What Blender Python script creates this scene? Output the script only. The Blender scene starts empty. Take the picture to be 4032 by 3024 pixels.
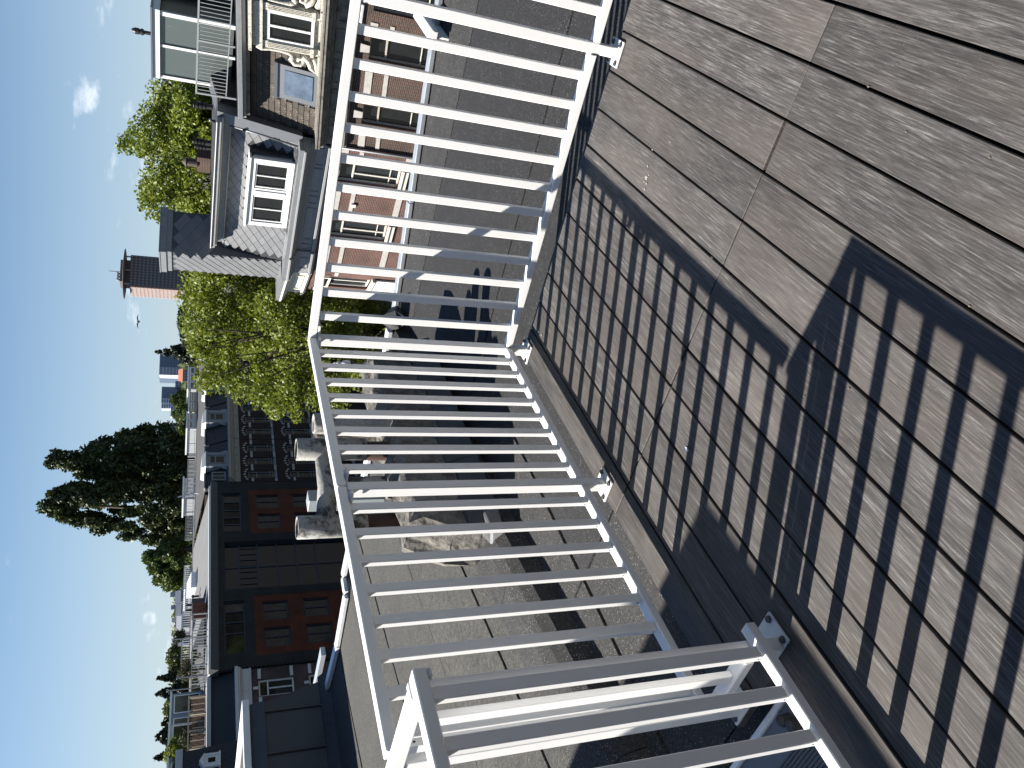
import bpy, bmesh, math, random
from mathutils import Vector, Matrix
random.seed(7)
SC = bpy.context.scene
COL = SC.collection

# ------------------------------------------------------------------ camera
# The photograph was taken upright and stored on its side, so the camera is rolled by a quarter turn.
F_PX, PITCH, ROLL, AZ, EYE = 3028.0, 0.39547783, -0.0336948, -0.59877339, 1.5
def _basis():
    n = Vector((math.cos(AZ), math.sin(AZ), 0)); b = Vector((-math.sin(AZ), math.cos(AZ), 0))
    toW = lambda v: Vector((v.dot(n), v.dot(b), v.z))
    cp, sp = math.cos(PITCH), math.sin(PITCH)
    fw = Vector((0, cp, -sp)); r = Vector((1, 0, 0)); d = Vector((0, -sp, -cp))
    cr, sr = math.cos(ROLL), math.sin(ROLL)
    return toW(cr*r + sr*d), toW(-sr*r + cr*d), toW(fw)
RIGHT, DOWN, FWD = _basis()
EYEPOS = Vector((0, 0, EYE))
cam_d = bpy.data.cameras.new('camera'); cam = bpy.data.objects.new('camera', cam_d); COL.objects.link(cam)
cam_d.sensor_fit = 'HORIZONTAL'; cam_d.sensor_width = 36.0; cam_d.lens = 36.0*F_PX/4032.0
cam_d.clip_start = 0.05; cam_d.clip_end = 9000
m = Matrix.Identity(4)
for i, v in enumerate((DOWN, RIGHT, -FWD)):
    for j in range(3): m[j][i] = v[j]
m.translation = EYEPOS
cam.matrix_world = m
SC.camera = cam

# ------------------------------------------------------------------ light, sky, exposure
SUN = Vector((0.648, 0.29, -0.705)).normalized()          # direction the light travels
sun_d = bpy.data.lights.new('sun', 'SUN'); sun_d.energy = 5.0; sun_d.angle = math.radians(0.55); sun_d.color = (1.0, 0.945, 0.86)
sun = bpy.data.objects.new('sun', sun_d); COL.objects.link(sun)
sun.rotation_euler = SUN.to_track_quat('-Z', 'Y').to_euler(); sun.location = (-20, -10, 30)
world = bpy.data.worlds.new('World'); SC.world = world; world.use_nodes = True
wn, wl = world.node_tree.nodes, world.node_tree.links
for x in list(wn): wn.remove(x)
sky = wn.new('ShaderNodeTexSky'); sky.sky_type = 'NISHITA'; sky.sun_disc = False
sky.sun_elevation = math.asin(-SUN.z); sky.sun_rotation = math.atan2(-SUN.x, -SUN.y)
sky.air_density = 1.0; sky.dust_density = 0.0; sky.ozone_density = 1.6; sky.altitude = 10
_tc = wn.new('ShaderNodeTexCoord'); _sp = wn.new('ShaderNodeSeparateXYZ'); wl.new(_tc.outputs['Generated'], _sp.inputs[0])
_mx = wn.new('ShaderNodeMath'); _mx.operation = 'MAXIMUM'; wl.new(_sp.outputs['Z'], _mx.inputs[0]); _mx.inputs[1].default_value = 0.0
_ma = wn.new('ShaderNodeMath'); _ma.operation = 'MULTIPLY_ADD'; wl.new(_mx.outputs[0], _ma.inputs[0]); _ma.inputs[1].default_value = 0.93; _ma.inputs[2].default_value = 0.035
_cb = wn.new('ShaderNodeCombineXYZ'); wl.new(_sp.outputs['X'], _cb.inputs[0]); wl.new(_sp.outputs['Y'], _cb.inputs[1]); wl.new(_ma.outputs[0], _cb.inputs[2])
wl.new(_cb.outputs[0], sky.inputs['Vector'])      # hazeless horizon: the sky stays blue down to the roofs
bg = wn.new('ShaderNodeBackground'); bg.inputs['Strength'].default_value = 0.048
out = wn.new('ShaderNodeOutputWorld')
# small fair-weather clouds: noise patches in a low band of the sky, all the way round
geo = wn.new('ShaderNodeTexCoord')
sep = wn.new('ShaderNodeSeparateXYZ'); wl.new(geo.outputs['Generated'], sep.inputs[0])
def wmath(op, a, b=None, c=None, clamp=False):
    n_ = wn.new('ShaderNodeMath'); n_.operation = op; n_.use_clamp = clamp
    for i, v in enumerate((a, b, c)):
        if v is None: continue
        if isinstance(v, (int, float)): n_.inputs[i].default_value = v
        else: wl.new(v, n_.inputs[i])
    return n_.outputs[0]
def wmap(v, a, b, c, d):
    n_ = wn.new('ShaderNodeMapRange'); n_.interpolation_type = 'SMOOTHSTEP'
    wl.new(v, n_.inputs[0])
    for i, q in enumerate((a, b, c, d)): n_.inputs[i+1].default_value = q
    return n_.outputs[0]
mp = wn.new('ShaderNodeMapping'); mp.inputs['Scale'].default_value = (1, 1, 2.4); wl.new(geo.outputs['Generated'], mp.inputs[0])
n1 = wn.new('ShaderNodeTexNoise'); n1.inputs['Scale'].default_value = 5.5; n1.inputs['Detail'].default_value = 7; n1.inputs['Roughness'].default_value = 0.55
wl.new(mp.outputs[0], n1.inputs['Vector'])
CLOUD_N = n1; CLOUD_MAP = mp
n2 = wn.new('ShaderNodeTexNoise'); n2.inputs['Scale'].default_value = 22; n2.inputs['Detail'].default_value = 6; n2.inputs['Roughness'].default_value = 0.6
wl.new(mp.outputs[0], n2.inputs['Vector'])
mix_n = wmath('ADD', wmath('MULTIPLY', n1.outputs[0], 0.74), wmath('MULTIPLY', n2.outputs[0], 0.26))
def px_ray(x, y):
    return RIGHT*((3024-y)-1512)/F_PX + DOWN*(x-2016)/F_PX + FWD
# where the photograph shows its cloud banks (directions), with a half-width in radians each
CLOUDS = [((470,100),.030,.135),((520,270),.028,.12),((530,690),.030,.15),((510,610),.022,.13),((330,370),.022,.13),((515,870),.02,.14),
          ((390,530),.022,.10),((620,420),.03,.10),((610,1220),.03,.09),((660,1290),.02,.09),((590,2440),.008,.08),((595,2500),.008,.08),((530,2370),.007,.08),((590,2650),.008,.08),((620,1550),.014,.11),
          ((580,2960),.008,.08),((600,2120),.012,.1)]
acc = None
for (p, rad, amt) in CLOUDS:
    dv = px_ray(*p).normalized()
    dp = wn.new('ShaderNodeVectorMath'); dp.operation = 'DOT_PRODUCT'; dp.inputs[1].default_value = dv
    nv = wn.new('ShaderNodeVectorMath'); nv.operation = 'NORMALIZE'; wl.new(geo.outputs['Generated'], nv.inputs[0]); wl.new(nv.outputs[0], dp.inputs[0])
    q = wmap(dp.outputs['Value'], math.cos(rad*1.7), math.cos(rad*0.1), 0, amt)
    acc = q if acc is None else wmath('MAXIMUM', acc, q)
band = wmath('MULTIPLY', wmap(sep.outputs['Z'], 0.02, 0.06, 0, 1), wmap(sep.outputs['Z'], 0.13, 0.3, 1, 0))
base = wmath('ADD', wmath('MULTIPLY', mix_n, 0.9), wmath('MULTIPLY', acc, 1.0))
dens = wmap(base, 0.60, 0.72, 0, 1)
# thin haze streak clouds (very faint)
col_c = wn.new('ShaderNodeRGB'); col_c.outputs[0].default_value = (11.5, 11.8, 12.4, 1)
mixc = wn.new('ShaderNodeMix'); mixc.data_type = 'RGBA'
wl.new(wmath('MULTIPLY', dens, 0.48), mixc.inputs['Factor']); hs = wn.new('ShaderNodeHueSaturation'); hs.inputs['Saturation'].default_value = 1.12; wl.new(sky.outputs[0], hs.inputs['Color']); hz = wn.new('ShaderNodeMix'); hz.data_type = 'RGBA'; hz.inputs['B'].default_value = (4.1,5.0,6.3,1); wl.new(wmap(sep.outputs['Z'], -0.02, 0.26, 0.62, 0.0), hz.inputs['Factor']); wl.new(hs.outputs[0], hz.inputs['A']); wl.new(hz.outputs['Result'], mixc.inputs['A']); wl.new(col_c.outputs[0], mixc.inputs['B'])
wl.new(mixc.outputs['Result'], bg.inputs['Color']); wl.new(bg.outputs[0], out.inputs[0])
SC.view_settings.view_transform = 'Standard'; SC.view_settings.look = 'None'
SC.view_settings.exposure = 1.34; SC.view_settings.gamma = 1.0; SC.view_settings.use_curve_mapping = False
SC.render.engine = 'CYCLES'
SC.cycles.use_denoising = True
SC.cycles.max_bounces = 6; SC.cycles.diffuse_bounces = 3; SC.cycles.glossy_bounces = 3; SC.cycles.transmission_bounces = 4; SC.cycles.transparent_max_bounces = 12
SC.cycles.caustics_reflective = False; SC.cycles.caustics_refractive = False

# ------------------------------------------------------------------ pixel -> place helpers
def at_z(x, y, z=0.0):
    r = px_ray(x, y); return EYEPOS + r*((z-EYE)/r.z)
def at_dist(x, y, d):
    r = px_ray(x, y); return EYEPOS + r*(d/math.hypot(r.x, r.y))
def at_plane(x, y, p0, nrm):
    r = px_ray(x, y); return EYEPOS + r*((p0-EYEPOS).dot(nrm)/r.dot(nrm))

# ------------------------------------------------------------------ materials
MATS = {}
def mat(name, col, rough=0.7, metal=0.0, noise=None, bump=None, spec=None, obj_var=0.0, speck=None, col2=None, alpha=None, trans=None, coord='Object', streak=None):
    """noise=(scale, amount, stretch xyz); bump=(scale, strength, dist); speck=(scale, threshold, colour)"""
    if name in MATS: return MATS[name]
    M = bpy.data.materials.new(name); M.use_nodes = True
    nt = M.node_tree; N, L = nt.nodes, nt.links
    bs = N['Principled BSDF']
    bs.inputs['Roughness'].default_value = rough; bs.inputs['Metallic'].default_value = metal
    if spec is not None: bs.inputs['Specular IOR Level'].default_value = spec
    tc = N.new('ShaderNodeTexCoord')
    rgb = N.new('ShaderNodeRGB'); rgb.outputs[0].default_value = (*col, 1)
    cur = rgb.outputs[0]
    def vary(src, lo, hi, c):
        mr = N.new('ShaderNodeMapRange'); mr.inputs[3].default_value = lo; mr.inputs[4].default_value = hi
        mr.inputs[1].default_value = 0.25; mr.inputs[2].default_value = 0.75
        L.new(src, mr.inputs[0])
        mx = N.new('ShaderNodeVectorMath'); mx.operation = 'SCALE'
        L.new(c, mx.inputs[0]); L.new(mr.outputs[0], mx.inputs['Scale'])
        return mx.outputs[0]
    if col2 is not None:
        nz = N.new('ShaderNodeTexNoise'); nz.inputs['Scale'].default_value = col2[1]; nz.inputs['Detail'].default_value = 6; nz.inputs['Roughness'].default_value = 0.65
        L.new(tc.outputs[coord], nz.inputs['Vector'])
        mr = N.new('ShaderNodeMapRange'); mr.inputs[1].default_value = col2[2]; mr.inputs[2].default_value = col2[3]
        L.new(nz.outputs[0], mr.inputs[0])
        mx = N.new('ShaderNodeMix'); mx.data_type = 'RGBA'; mx.inputs['B'].default_value = (*col2[0], 1)
        L.new(mr.outputs[0], mx.inputs['Factor']); L.new(cur, mx.inputs['A']); cur = mx.outputs['Result']
    if noise:
        for (sc, am, st) in (noise if isinstance(noise, list) else [noise]):
            mpn = N.new('ShaderNodeMapping'); mpn.inputs['Scale'].default_value = st
            L.new(tc.outputs[coord], mpn.inputs[0])
            nz = N.new('ShaderNodeTexNoise'); nz.inputs['Scale'].default_value = sc; nz.inputs['Detail'].default_value = 5; nz.inputs['Roughness'].default_value = 0.62
            L.new(mpn.outputs[0], nz.inputs['Vector'])
            cur = vary(nz.outputs[0], 1-am, 1+am, cur)
    if obj_var:
        oi = N.new('ShaderNodeObjectInfo')
        mr = N.new('ShaderNodeMapRange'); mr.inputs[3].default_value = 1-obj_var; mr.inputs[4].default_value = 1+obj_var
        L.new(oi.outputs['Random'], mr.inputs[0])
        mx = N.new('ShaderNodeVectorMath'); mx.operation = 'SCALE'; L.new(cur, mx.inputs[0]); L.new(mr.outputs[0], mx.inputs['Scale']); cur = mx.outputs[0]
    if speck:
        vo = N.new('ShaderNodeTexVoronoi'); vo.inputs['Scale'].default_value = speck[0]
        L.new(tc.outputs[coord], vo.inputs['Vector'])
        nz = N.new('ShaderNodeTexNoise'); nz.inputs['Scale'].default_value = speck[0]*0.12; L.new(tc.outputs[coord], nz.inputs['Vector'])
        th = N.new('ShaderNodeMath'); th.operation = 'MULTIPLY'; L.new(nz.outputs[0], th.inputs[0]); th.inputs[1].default_value = speck[1]
        cmp_ = N.new('ShaderNodeMath'); cmp_.operation = 'LESS_THAN'; L.new(vo.outputs['Distance'], cmp_.inputs[0]); L.new(th.outputs[0], cmp_.inputs[1])
        mx = N.new('ShaderNodeMix'); mx.data_type = 'RGBA'; mx.inputs['B'].default_value = (*speck[2], 1)
        L.new(cmp_.outputs[0], mx.inputs['Factor']); L.new(cur, mx.inputs['A']); cur = mx.outputs['Result']
    L.new(cur, bs.inputs['Base Color'])
    if bump:
        nz = N.new('ShaderNodeTexNoise'); nz.inputs['Scale'].default_value = bump[0]; nz.inputs['Detail'].default_value = 5
        st = bump[3] if len(bump) > 3 else (1, 1, 1)
        mpn = N.new('ShaderNodeMapping'); mpn.inputs['Scale'].default_value = st; L.new(tc.outputs[coord], mpn.inputs[0]); L.new(mpn.outputs[0], nz.inputs['Vector'])
        bp = N.new('ShaderNodeBump'); bp.inputs['Strength'].default_value = bump[1]; bp.inputs['Distance'].default_value = bump[2]
        L.new(nz.outputs[0], bp.inputs['Height']); L.new(bp.outputs[0], bs.inputs['Normal'])
    if trans: bs.inputs['Transmission Weight'].default_value = trans
    if alpha is not None: bs.inputs['Alpha'].default_value = alpha
    MATS[name] = M
    return M

# ------------------------------------------------------------------ mesh builder
class MB:
    def __init__(s): s.v = []; s.f = []
    def add(s, vs, fs):
        k = len(s.v); s.v += [tuple(v) for v in vs]; s.f += [tuple(i+k for i in f) for f in fs]; return s
    def box(s, x0, x1, y0, y1, z0, z1):
        x0, x1 = sorted((x0, x1)); y0, y1 = sorted((y0, y1)); z0, z1 = sorted((z0, z1))
        return s.add([(x0,y0,z0),(x1,y0,z0),(x1,y1,z0),(x0,y1,z0),(x0,y0,z1),(x1,y0,z1),(x1,y1,z1),(x0,y1,z1)],
                     [(3,2,1,0),(4,5,6,7),(0,1,5,4),(1,2,6,5),(2,3,7,6),(3,0,4,7)])
    def hexa(s, p): # 8 points: bottom 4 ccw, top 4 ccw
        return s.add(p, [(3,2,1,0),(4,5,6,7),(0,1,5,4),(1,2,6,5),(2,3,7,6),(3,0,4,7)])
    def bar(s, a, b, w, h, up=(0,0,1)):
        a, b, up = Vector(a), Vector(b), Vector(up); d = (b-a).normalized()
        sx = d.cross(up)
        if sx.length < 1e-5: sx = d.cross(Vector((1,0,0)))
        sx.normalize(); sz = sx.cross(d).normalized()
        c = [(-w/2,-h/2),(w/2,-h/2),(w/2,h/2),(-w/2,h/2)]
        return s.hexa_sweep([a+sx*i+sz*j for i, j in c], [b+sx*i+sz*j for i, j in c])
    def hexa_sweep(s, A, B):
        n = len(A)
        return s.add(list(A)+list(B), [tuple(range(n-1,-1,-1)), tuple(range(n,2*n))]+[(i,(i+1)%n,(i+1)%n+n,i+n) for i in range(n)])
    def tube(s, pts, rad, seg=10, caps=True):
        pts = [Vector(p) for p in pts]; rads = rad if isinstance(rad, (list, tuple)) else [rad]*len(pts)
        k = len(s.v); n = len(pts)
        ref = None
        for i, p in enumerate(pts):
            d = (pts[min(i+1,n-1)]-pts[max(i-1,0)]).normalized()
            if ref is None:
                ref = d.cross(Vector((0,0,1)));
                if ref.length < 1e-4: ref = d.cross(Vector((1,0,0)))
            ref = (ref - d*ref.dot(d)).normalized(); q = d.cross(ref)
            for j in range(seg):
                t = 2*math.pi*j/seg; s.v.append(tuple(p+(ref*math.cos(t)+q*math.sin(t))*rads[i]))
        for i in range(n-1):
            for j in range(seg):
                a, b = k+i*seg+j, k+i*seg+(j+1)%seg; s.f.append((a, b, b+seg, a+seg))
        if caps:
            s.f.append(tuple(k+j for j in range(seg-1,-1,-1))); s.f.append(tuple(k+(n-1)*seg+j for j in range(seg)))
        return s
    def lathe(s, c, prof, seg=16):
        c = Vector(c); k = len(s.v); n = len(prof)
        for r, z in prof:
            for j in range(seg):
                t = 2*math.pi*j/seg; s.v.append((c.x+r*math.cos(t), c.y+r*math.sin(t), c.z+z))
        for i in range(n-1):
            for j in range(seg):
                a, b = k+i*seg+j, k+i*seg+(j+1)%seg; s.f.append((a, b, b+seg, a+seg))
        return s
    def prism(s, poly, z0, z1):
        n = len(poly)
        return s.add([(x,y,z0) for x,y in poly]+[(x,y,z1) for x,y in poly], [tuple(range(n-1,-1,-1)), tuple(range(n,2*n))]+[(i,(i+1)%n,(i+1)%n+n,i+n) for i in range(n)])
    def build(s, name, material, parent=None, smooth=False, bevel=0, kind=None, fix=True):
        me = bpy.data.meshes.new(name); me.from_pydata(s.v, [], s.f); me.update()
        if fix:
            b = bmesh.new(); b.from_mesh(me); bmesh.ops.recalc_face_normals(b, faces=b.faces)
            if bevel: bmesh.ops.bevel(b, geom=[e for e in b.edges if e.is_manifold and e.calc_face_angle(0) > 0.6], offset=bevel, segments=1, affect='EDGES')
            b.to_mesh(me); b.free()
        o = bpy.data.objects.new(name, me); COL.objects.link(o)
        if material: me.materials.append(material)
        if smooth: 
            for p in me.polygons: p.use_smooth = True
        if parent: attach(o, parent)
        if kind: o['kind'] = kind
        return o
def attach(o, parent):
    """parent, keeping world placement: meshes are written in world coordinates"""
    o.parent = parent
    if parent.parent is None: o.matrix_parent_inverse = parent.matrix_basis.inverted()
def tag(o, label=None, cat=None, group=None, kind=None):
    if label: o['label'] = label
    if cat: o['category'] = cat
    if group: o['group'] = group
    if kind: o['kind'] = kind
    return o
def thing(name, label, cat, loc=(0,0,0), rz=0.0, group=None):
    o = bpy.data.objects.new(name, None); COL.objects.link(o); o.empty_display_size = 0.2
    o.location = loc; o.rotation_euler = (0, 0, rz)
    return tag(o, label, cat, group)
def inst(name, mesh, parent, mw=None, loc=None):
    o = bpy.data.objects.new(name, mesh); COL.objects.link(o)
    if parent: attach(o, parent)
    if loc is not None: o.location = loc
    if mw is not None: o.matrix_basis = mw
    return o
def copy_tree(o, parent=None):
    c = o.copy(); COL.objects.link(c); c.parent = parent
    for ch in list(o.children): copy_tree(ch, c)
    return c
# ================================================================== terrace: deck of hardwood planks
def wood_mat():
    M = bpy.data.materials.new('weathered_deck_wood'); M.use_nodes = True
    N, L = M.node_tree.nodes, M.node_tree.links; bs = N['Principled BSDF']
    tc = N.new('ShaderNodeTexCoord'); oi = N.new('ShaderNodeObjectInfo')
    off = N.new('ShaderNodeVectorMath'); off.operation = 'MULTIPLY_ADD'
    comb = N.new('ShaderNodeCombineXYZ'); 
    for i in range(3): L.new(oi.outputs['Random'], comb.inputs[i])
    L.new(comb.outputs[0], off.inputs[0]); off.inputs[1].default_value = (7, 13, 5); L.new(tc.outputs['Object'], off.inputs[2])
    def noise(scale, st, det=6, rough=.65, vec=None):
        mp = N.new('ShaderNodeMapping'); mp.inputs['Scale'].default_value = st; L.new(vec or off.outputs[0], mp.inputs[0])
        n = N.new('ShaderNodeTexNoise'); n.inputs['Scale'].default_value = scale; n.inputs['Detail'].default_value = det; n.inputs['Roughness'].default_value = rough
        L.new(mp.outputs[0], n.inputs['Vector']); return n.outputs[0]
    def ramp(src, stops):
        r = N.new('ShaderNodeValToRGB'); L.new(src, r.inputs[0])
        e = r.color_ramp.elements
        while len(e) < len(stops): e.new(0.5)
        for q, (p, c) in zip(e, stops): q.position = p; q.color = (*c, 1)
        return r.outputs[0]
    def mix(f, a, b, mode='MIX'):
        m_ = N.new('ShaderNodeMix'); m_.data_type = 'RGBA'; m_.blend_type = mode
        for v, k in ((f, 'Factor'), (a, 'A'), (b, 'B')):
            if isinstance(v, (int, float)): m_.inputs[k].default_value = v
            elif isinstance(v, tuple): m_.inputs[k].default_value = (*v, 1)
            else: L.new(v, m_.inputs[k])
        return m_.outputs['Result']
    def rng(src, a, b, c, d):
        r = N.new('ShaderNodeMapRange'); L.new(src, r.inputs[0])
        for i, v in enumerate((a, b, c, d)): r.inputs[i+1].default_value = v
        return r.outputs[0]
    fine = noise(1, (230, 9, 40), 7, .75)        # silvery fibres along the board
    fine2 = noise(1, (60, 2.2, 20), 5, .65)
    blot = noise(1, (9, 5, 9), 5, .6)
    col = ramp(fine, [(.36, (.018,.016,.015)), (.48, (.050,.045,.043)), (.56, (.098,.091,.087)), (.64, (.19,.18,.174)), (.76, (.34,.33,.32))])
    col = mix(rng(fine2, .35, .7, 0, .55), col, (.045,.039,.036))
    col = mix(rng(blot, .45, .75, 0, .6), col, mix(.5, col, (.030,.026,.024)))
    # patches where the surface is worn silver, others where it stayed dark
    worn = noise(1, (7, 1.7, 7), 4, .55)
    col = mix(rng(worn, .34, .54, .55, 0), col, mix(.35, col, (.040,.036,.034)))
    col = mix(rng(worn, .52, .72, 0, .45), col, mix(.35, col, (.20,.19,.185)))
    # dirt along the board edges
    xs = N.new('ShaderNodeSeparateXYZ'); L.new(tc.outputs['Object'], xs.inputs[0])
    def mth(op, a, b=None):
        m_ = N.new('ShaderNodeMath'); m_.operation = op
        for i_, v_ in enumerate((a, b)):
            if v_ is None: continue
            if isinstance(v_, (int, float)): m_.inputs[i_].default_value = v_
            else: L.new(v_, m_.inputs[i_])
        return m_.outputs[0]
    fr_ = mth('FRACT', mth('DIVIDE', mth('ADD', xs.outputs['X'], .022+.151*40), .151))
    ed = mth('ABSOLUTE', mth('SUBTRACT', fr_, .5))
    edn = mth('ADD', ed, mth('MULTIPLY', mth('SUBTRACT', noise(1, (30, 4, 30), 4, .6), .5), .35))
    col = mix(rng(edn, .38, .50, 0, .5), col, (.034,.030,.028))
    jy = mth('ABSOLUTE', mth('SUBTRACT', xs.outputs['Y'], 1.822))
    col = mix(rng(mth('ADD', jy, mth('MULTIPLY', noise(1, (22, 22, 22), 4, .6), .05)), .02, .075, .45, 0), col, (.045,.04,.037))
    warm = noise(1, (3.2, 1.1, 3), 3, .5)
    col = mix(rng(warm, .46, .7, 0, .7), col, mix(.55, col, (.125,.098,.085)))
    # green algae film towards the outer edge of the terrace
    sp = N.new('ShaderNodeSeparateXYZ'); L.new(tc.outputs['Object'], sp.inputs[0])
    alg = noise(1, (4, 1.6, 4), 6, .65, tc.outputs['Object'])
    edge = rng(sp.outputs['X'], -1.15, -1.8, 0, 1)
    am = N.new('ShaderNodeMath'); am.operation = 'MULTIPLY'; L.new(rng(alg, .4, .72, 0, .75), am.inputs[0]); L.new(edge, am.inputs[1])
    col = mix(am.outputs[0], col, mix(.55, col, (.060,.050,.026)))
    hsv = N.new('ShaderNodeHueSaturation'); L.new(col, hsv.inputs['Color']); L.new(rng(oi.outputs['Random'], 0, 1, .82, 1.18), hsv.inputs['Value']); hsv.inputs['Saturation'].default_value = .72
    col = hsv.outputs[0]
    # grit and bird lime specks
    vo = N.new('ShaderNodeTexVoronoi'); vo.inputs['Scale'].default_value = 95; L.new(off.outputs[0], vo.inputs['Vector'])
    spn = noise(1, (7, 7, 7), 4, .6)
    lt = N.new('ShaderNodeMath'); lt.operation = 'LESS_THAN'; L.new(vo.outputs['Distance'], lt.inputs[0]); L.new(rng(spn, .54, .78, 0.0, .16), lt.inputs[1])
    col = mix(lt.outputs[0], col, (.26,.245,.225))
    L.new(col, bs.inputs['Base Color'])
    bs.inputs['Roughness'].default_value = .62; bs.inputs['Specular IOR Level'].default_value = .35
    bp = N.new('ShaderNodeBump'); bp.inputs['Strength'].default_value = .5; bp.inputs['Distance'].default_value = .0016; L.new(fine, bp.inputs['Height']); L.new(bp.outputs[0], bs.inputs['Normal'])
    return M
WOOD = wood_mat()
white = mat('white_powder_coat', (.77,.77,.765), .34, noise=(6,.04,(1,1,1)), spec=.5, bump=(60,.05,.002))
white_old = mat('white_weathered_coat', (.68,.68,.67), .42, noise=(9,.10,(1,1,1)))
dark_bolt = mat('bolt_dark_metal', (.10,.10,.105), .4, .6)
deck = thing('terrace_deck', None, None); tag(deck, kind='structure')
PITCHB = 0.151
def gline(k): return -0.022 - PITCHB*k
JOINT_Y = 1.822
rp = random.Random(3)
def plank(x0, x1, y0, y1, parent, dz=0):
    if y1-y0 < .03: return
    MB().box(x0, x1, y0, y1, -.024+dz, dz).build('plank', WOOD, parent, bevel=.0022)
HOLE_X, HOLE_Y = -1.532, .935
for k in range(-16, 12):
    xr, xl = gline(k), (gline(k+1) if k < 11 else -1.826)
    g = .0032 + rp.random()*.0014
    x0, x1 = xl+g, xr-g
    if k == 11: x0 = xl
    gap = rp.choice((.0014,.0018,.0024,.003)) if k not in (2, 7) else (.0075 if k == 2 else .005)
    dz = rp.uniform(-.0012, .0012)
    ylow = -2.6 if k < 10 else HOLE_Y
    plank(x0, x1, JOINT_Y+gap, 2.953+rp.uniform(-.003,.003), deck, dz)
    plank(x0, x1, max(ylow, -1.05 if k % 2 else -.6), JOINT_Y-gap, deck, rp.uniform(-.0012,.0012))
    if ylow < -1.1: plank(x0, x1, -2.6, (-1.05 if k % 2 else -.6)-.003, deck, dz)
under = mat('deck_joist', (.045,.038,.032), .9)
for y in (-2.2,-1.7,-1.2,-.7,-.2,.3,.8,1.3,1.78,2.3,2.85):
    MB().box(-1.80 if y > .9 else -1.5, 2.4, y-.03, y+.03, -.075, -.026).build('joist', under, deck)

lime = mat('bird_lime', (.24,.235,.22), .9); dryleaf = mat('dry_leaf_bit', (.13,.105,.075), .9); plast = mat('pale_plastic_bit', (.45,.50,.62), .4)
def splat(px, py, r0, seed, m_=lime, n=16, name='bird_dropping'):
    g_ = random.Random(seed); c_ = at_z(px, py, 0)
    MB().prism([(c_.x+r0*g_.uniform(.35,1.15)*math.cos(6.283*i/n), c_.y+r0*g_.uniform(.5,1.9)*math.sin(6.283*i/n)) for i in range(n)], .0014, .0026).build(name, m_, deck)
for i, (x, y, r) in enumerate(((2546,700,.008),(2552,655,.005),(2540,745,.005),(2556,690,.004),(2538,715,.004),(2547,725,.005),(2120,1302,.010),(2133,1320,.006),(2570,590,.004),(2640,560,.003),(2600,1050,.005))): splat(x, y, r, i)
splat(2707,1770,.008,50,plast,8,'plastic_scrap')
for i, (x, y) in enumerate(((2806,1014),(3820,1206),(3790,2515),(3345,1530),(3422,342),(3570,520),(3900,620),(3170,1560),(3420,2620),(2890,2560))): splat(x, y, .003, 60+i, dryleaf, 6, 'dry_leaf')
# ================================================================== white steel railings
BW, BD = .034, .020            # baluster width along the run, depth
Z_TOP0, Z_TOP1, Z_BOT0, Z_BOT1 = 1.004, 1.036, .090, .120
def post_with_plate(parent, x, y, top=1.002, s=.040, bolts=((1,1),(1,-1),(-1,1),(-1,-1)), py=None):
    yp = y if py is None else py
    p = MB().box(x-s/2, x+s/2, yp-s/2, yp+s/2, .009, top).build('post', white, parent, bevel=.003)
    pl = MB().box(x-.049, x+.049, y-.049, y+.049, .002, .010).build('base_plate', white_old, p, bevel=.0015)
    for (a, b) in bolts:
        MB().lathe((x+a*.034, y+b*.034, .010), [(0.0,.0055),(.0045,.0055),(.006,.007),(.0095,.006),(.011,.0),(.0,.0)], 12).build('bolt', dark_bolt, p)
    # weld fillet
    MB().lathe((x, y, .010), [(s*.78,.0),(s*.70,.006),(s*.5,.008)], 4)
    return p
def rail(parent, a, b, name, z0, z1, w=.042):
    a, b = Vector((a[0], a[1], 0)), Vector((b[0], b[1], 0)); d = (b-a).normalized(); n = Vector((-d.y, d.x, 0))*w/2
    mb = MB().hexa([a-n+Vector((0,0,z0)), b-n+Vector((0,0,z0)), b+n+Vector((0,0,z0)), a+n+Vector((0,0,z0)), a-n+Vector((0,0,z1)), b-n+Vector((0,0,z1)), b+n+Vector((0,0,z1)), a+n+Vector((0,0,z1))])
    return mb.build(name, white, parent, bevel=.003)
def baluster_mesh(wx, wy):
    me = MB().box(-wx/2, wx/2, -wy/2, wy/2, Z_BOT1+.001, Z_TOP0-.001).build('tmp', white, bevel=.0022)
    d = me.data; bpy.data.objects.remove(me); d.name = 'baluster'
    b = bmesh.new(); b.from_mesh(d)     # the small drain hole near the foot, on the narrow or outer side
    x, y, z = (0, -wy/2-.0004, Z_BOT1+.012) if wy > wx else (wx/2+.0004, 0, Z_TOP0-.014)
    vs = [b.verts.new((x+(.0028*math.cos(t) if wy > wx else 0), y+(.0028*math.cos(t) if wy <= wx else 0), z+.0034*math.sin(t))) for t in [i*math.pi/4 for i in range(8)]]
    f = b.faces.new(vs); f.material_index = 1; b.to_mesh(d); b.free(); d.materials.append(mat('drain_hole',(.01,.01,.01),.9))
    return d
BAL_X, BAL_Y = baluster_mesh(BW, BD), baluster_mesh(BD, BW)
def joint_sleeve(parent, x, y, along):
    w = (.030,.0435) if along == 'x' else (.0435,.030)
    MB().box(x-w[0], x+w[0], y-w[1]/2, y+w[1]/2, Z_TOP0-.012, Z_TOP0-.002).build('rail_bracket', white_old, parent, bevel=.002)
FX, FY = -1.79, 2.918
P2Y = 1.95
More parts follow.
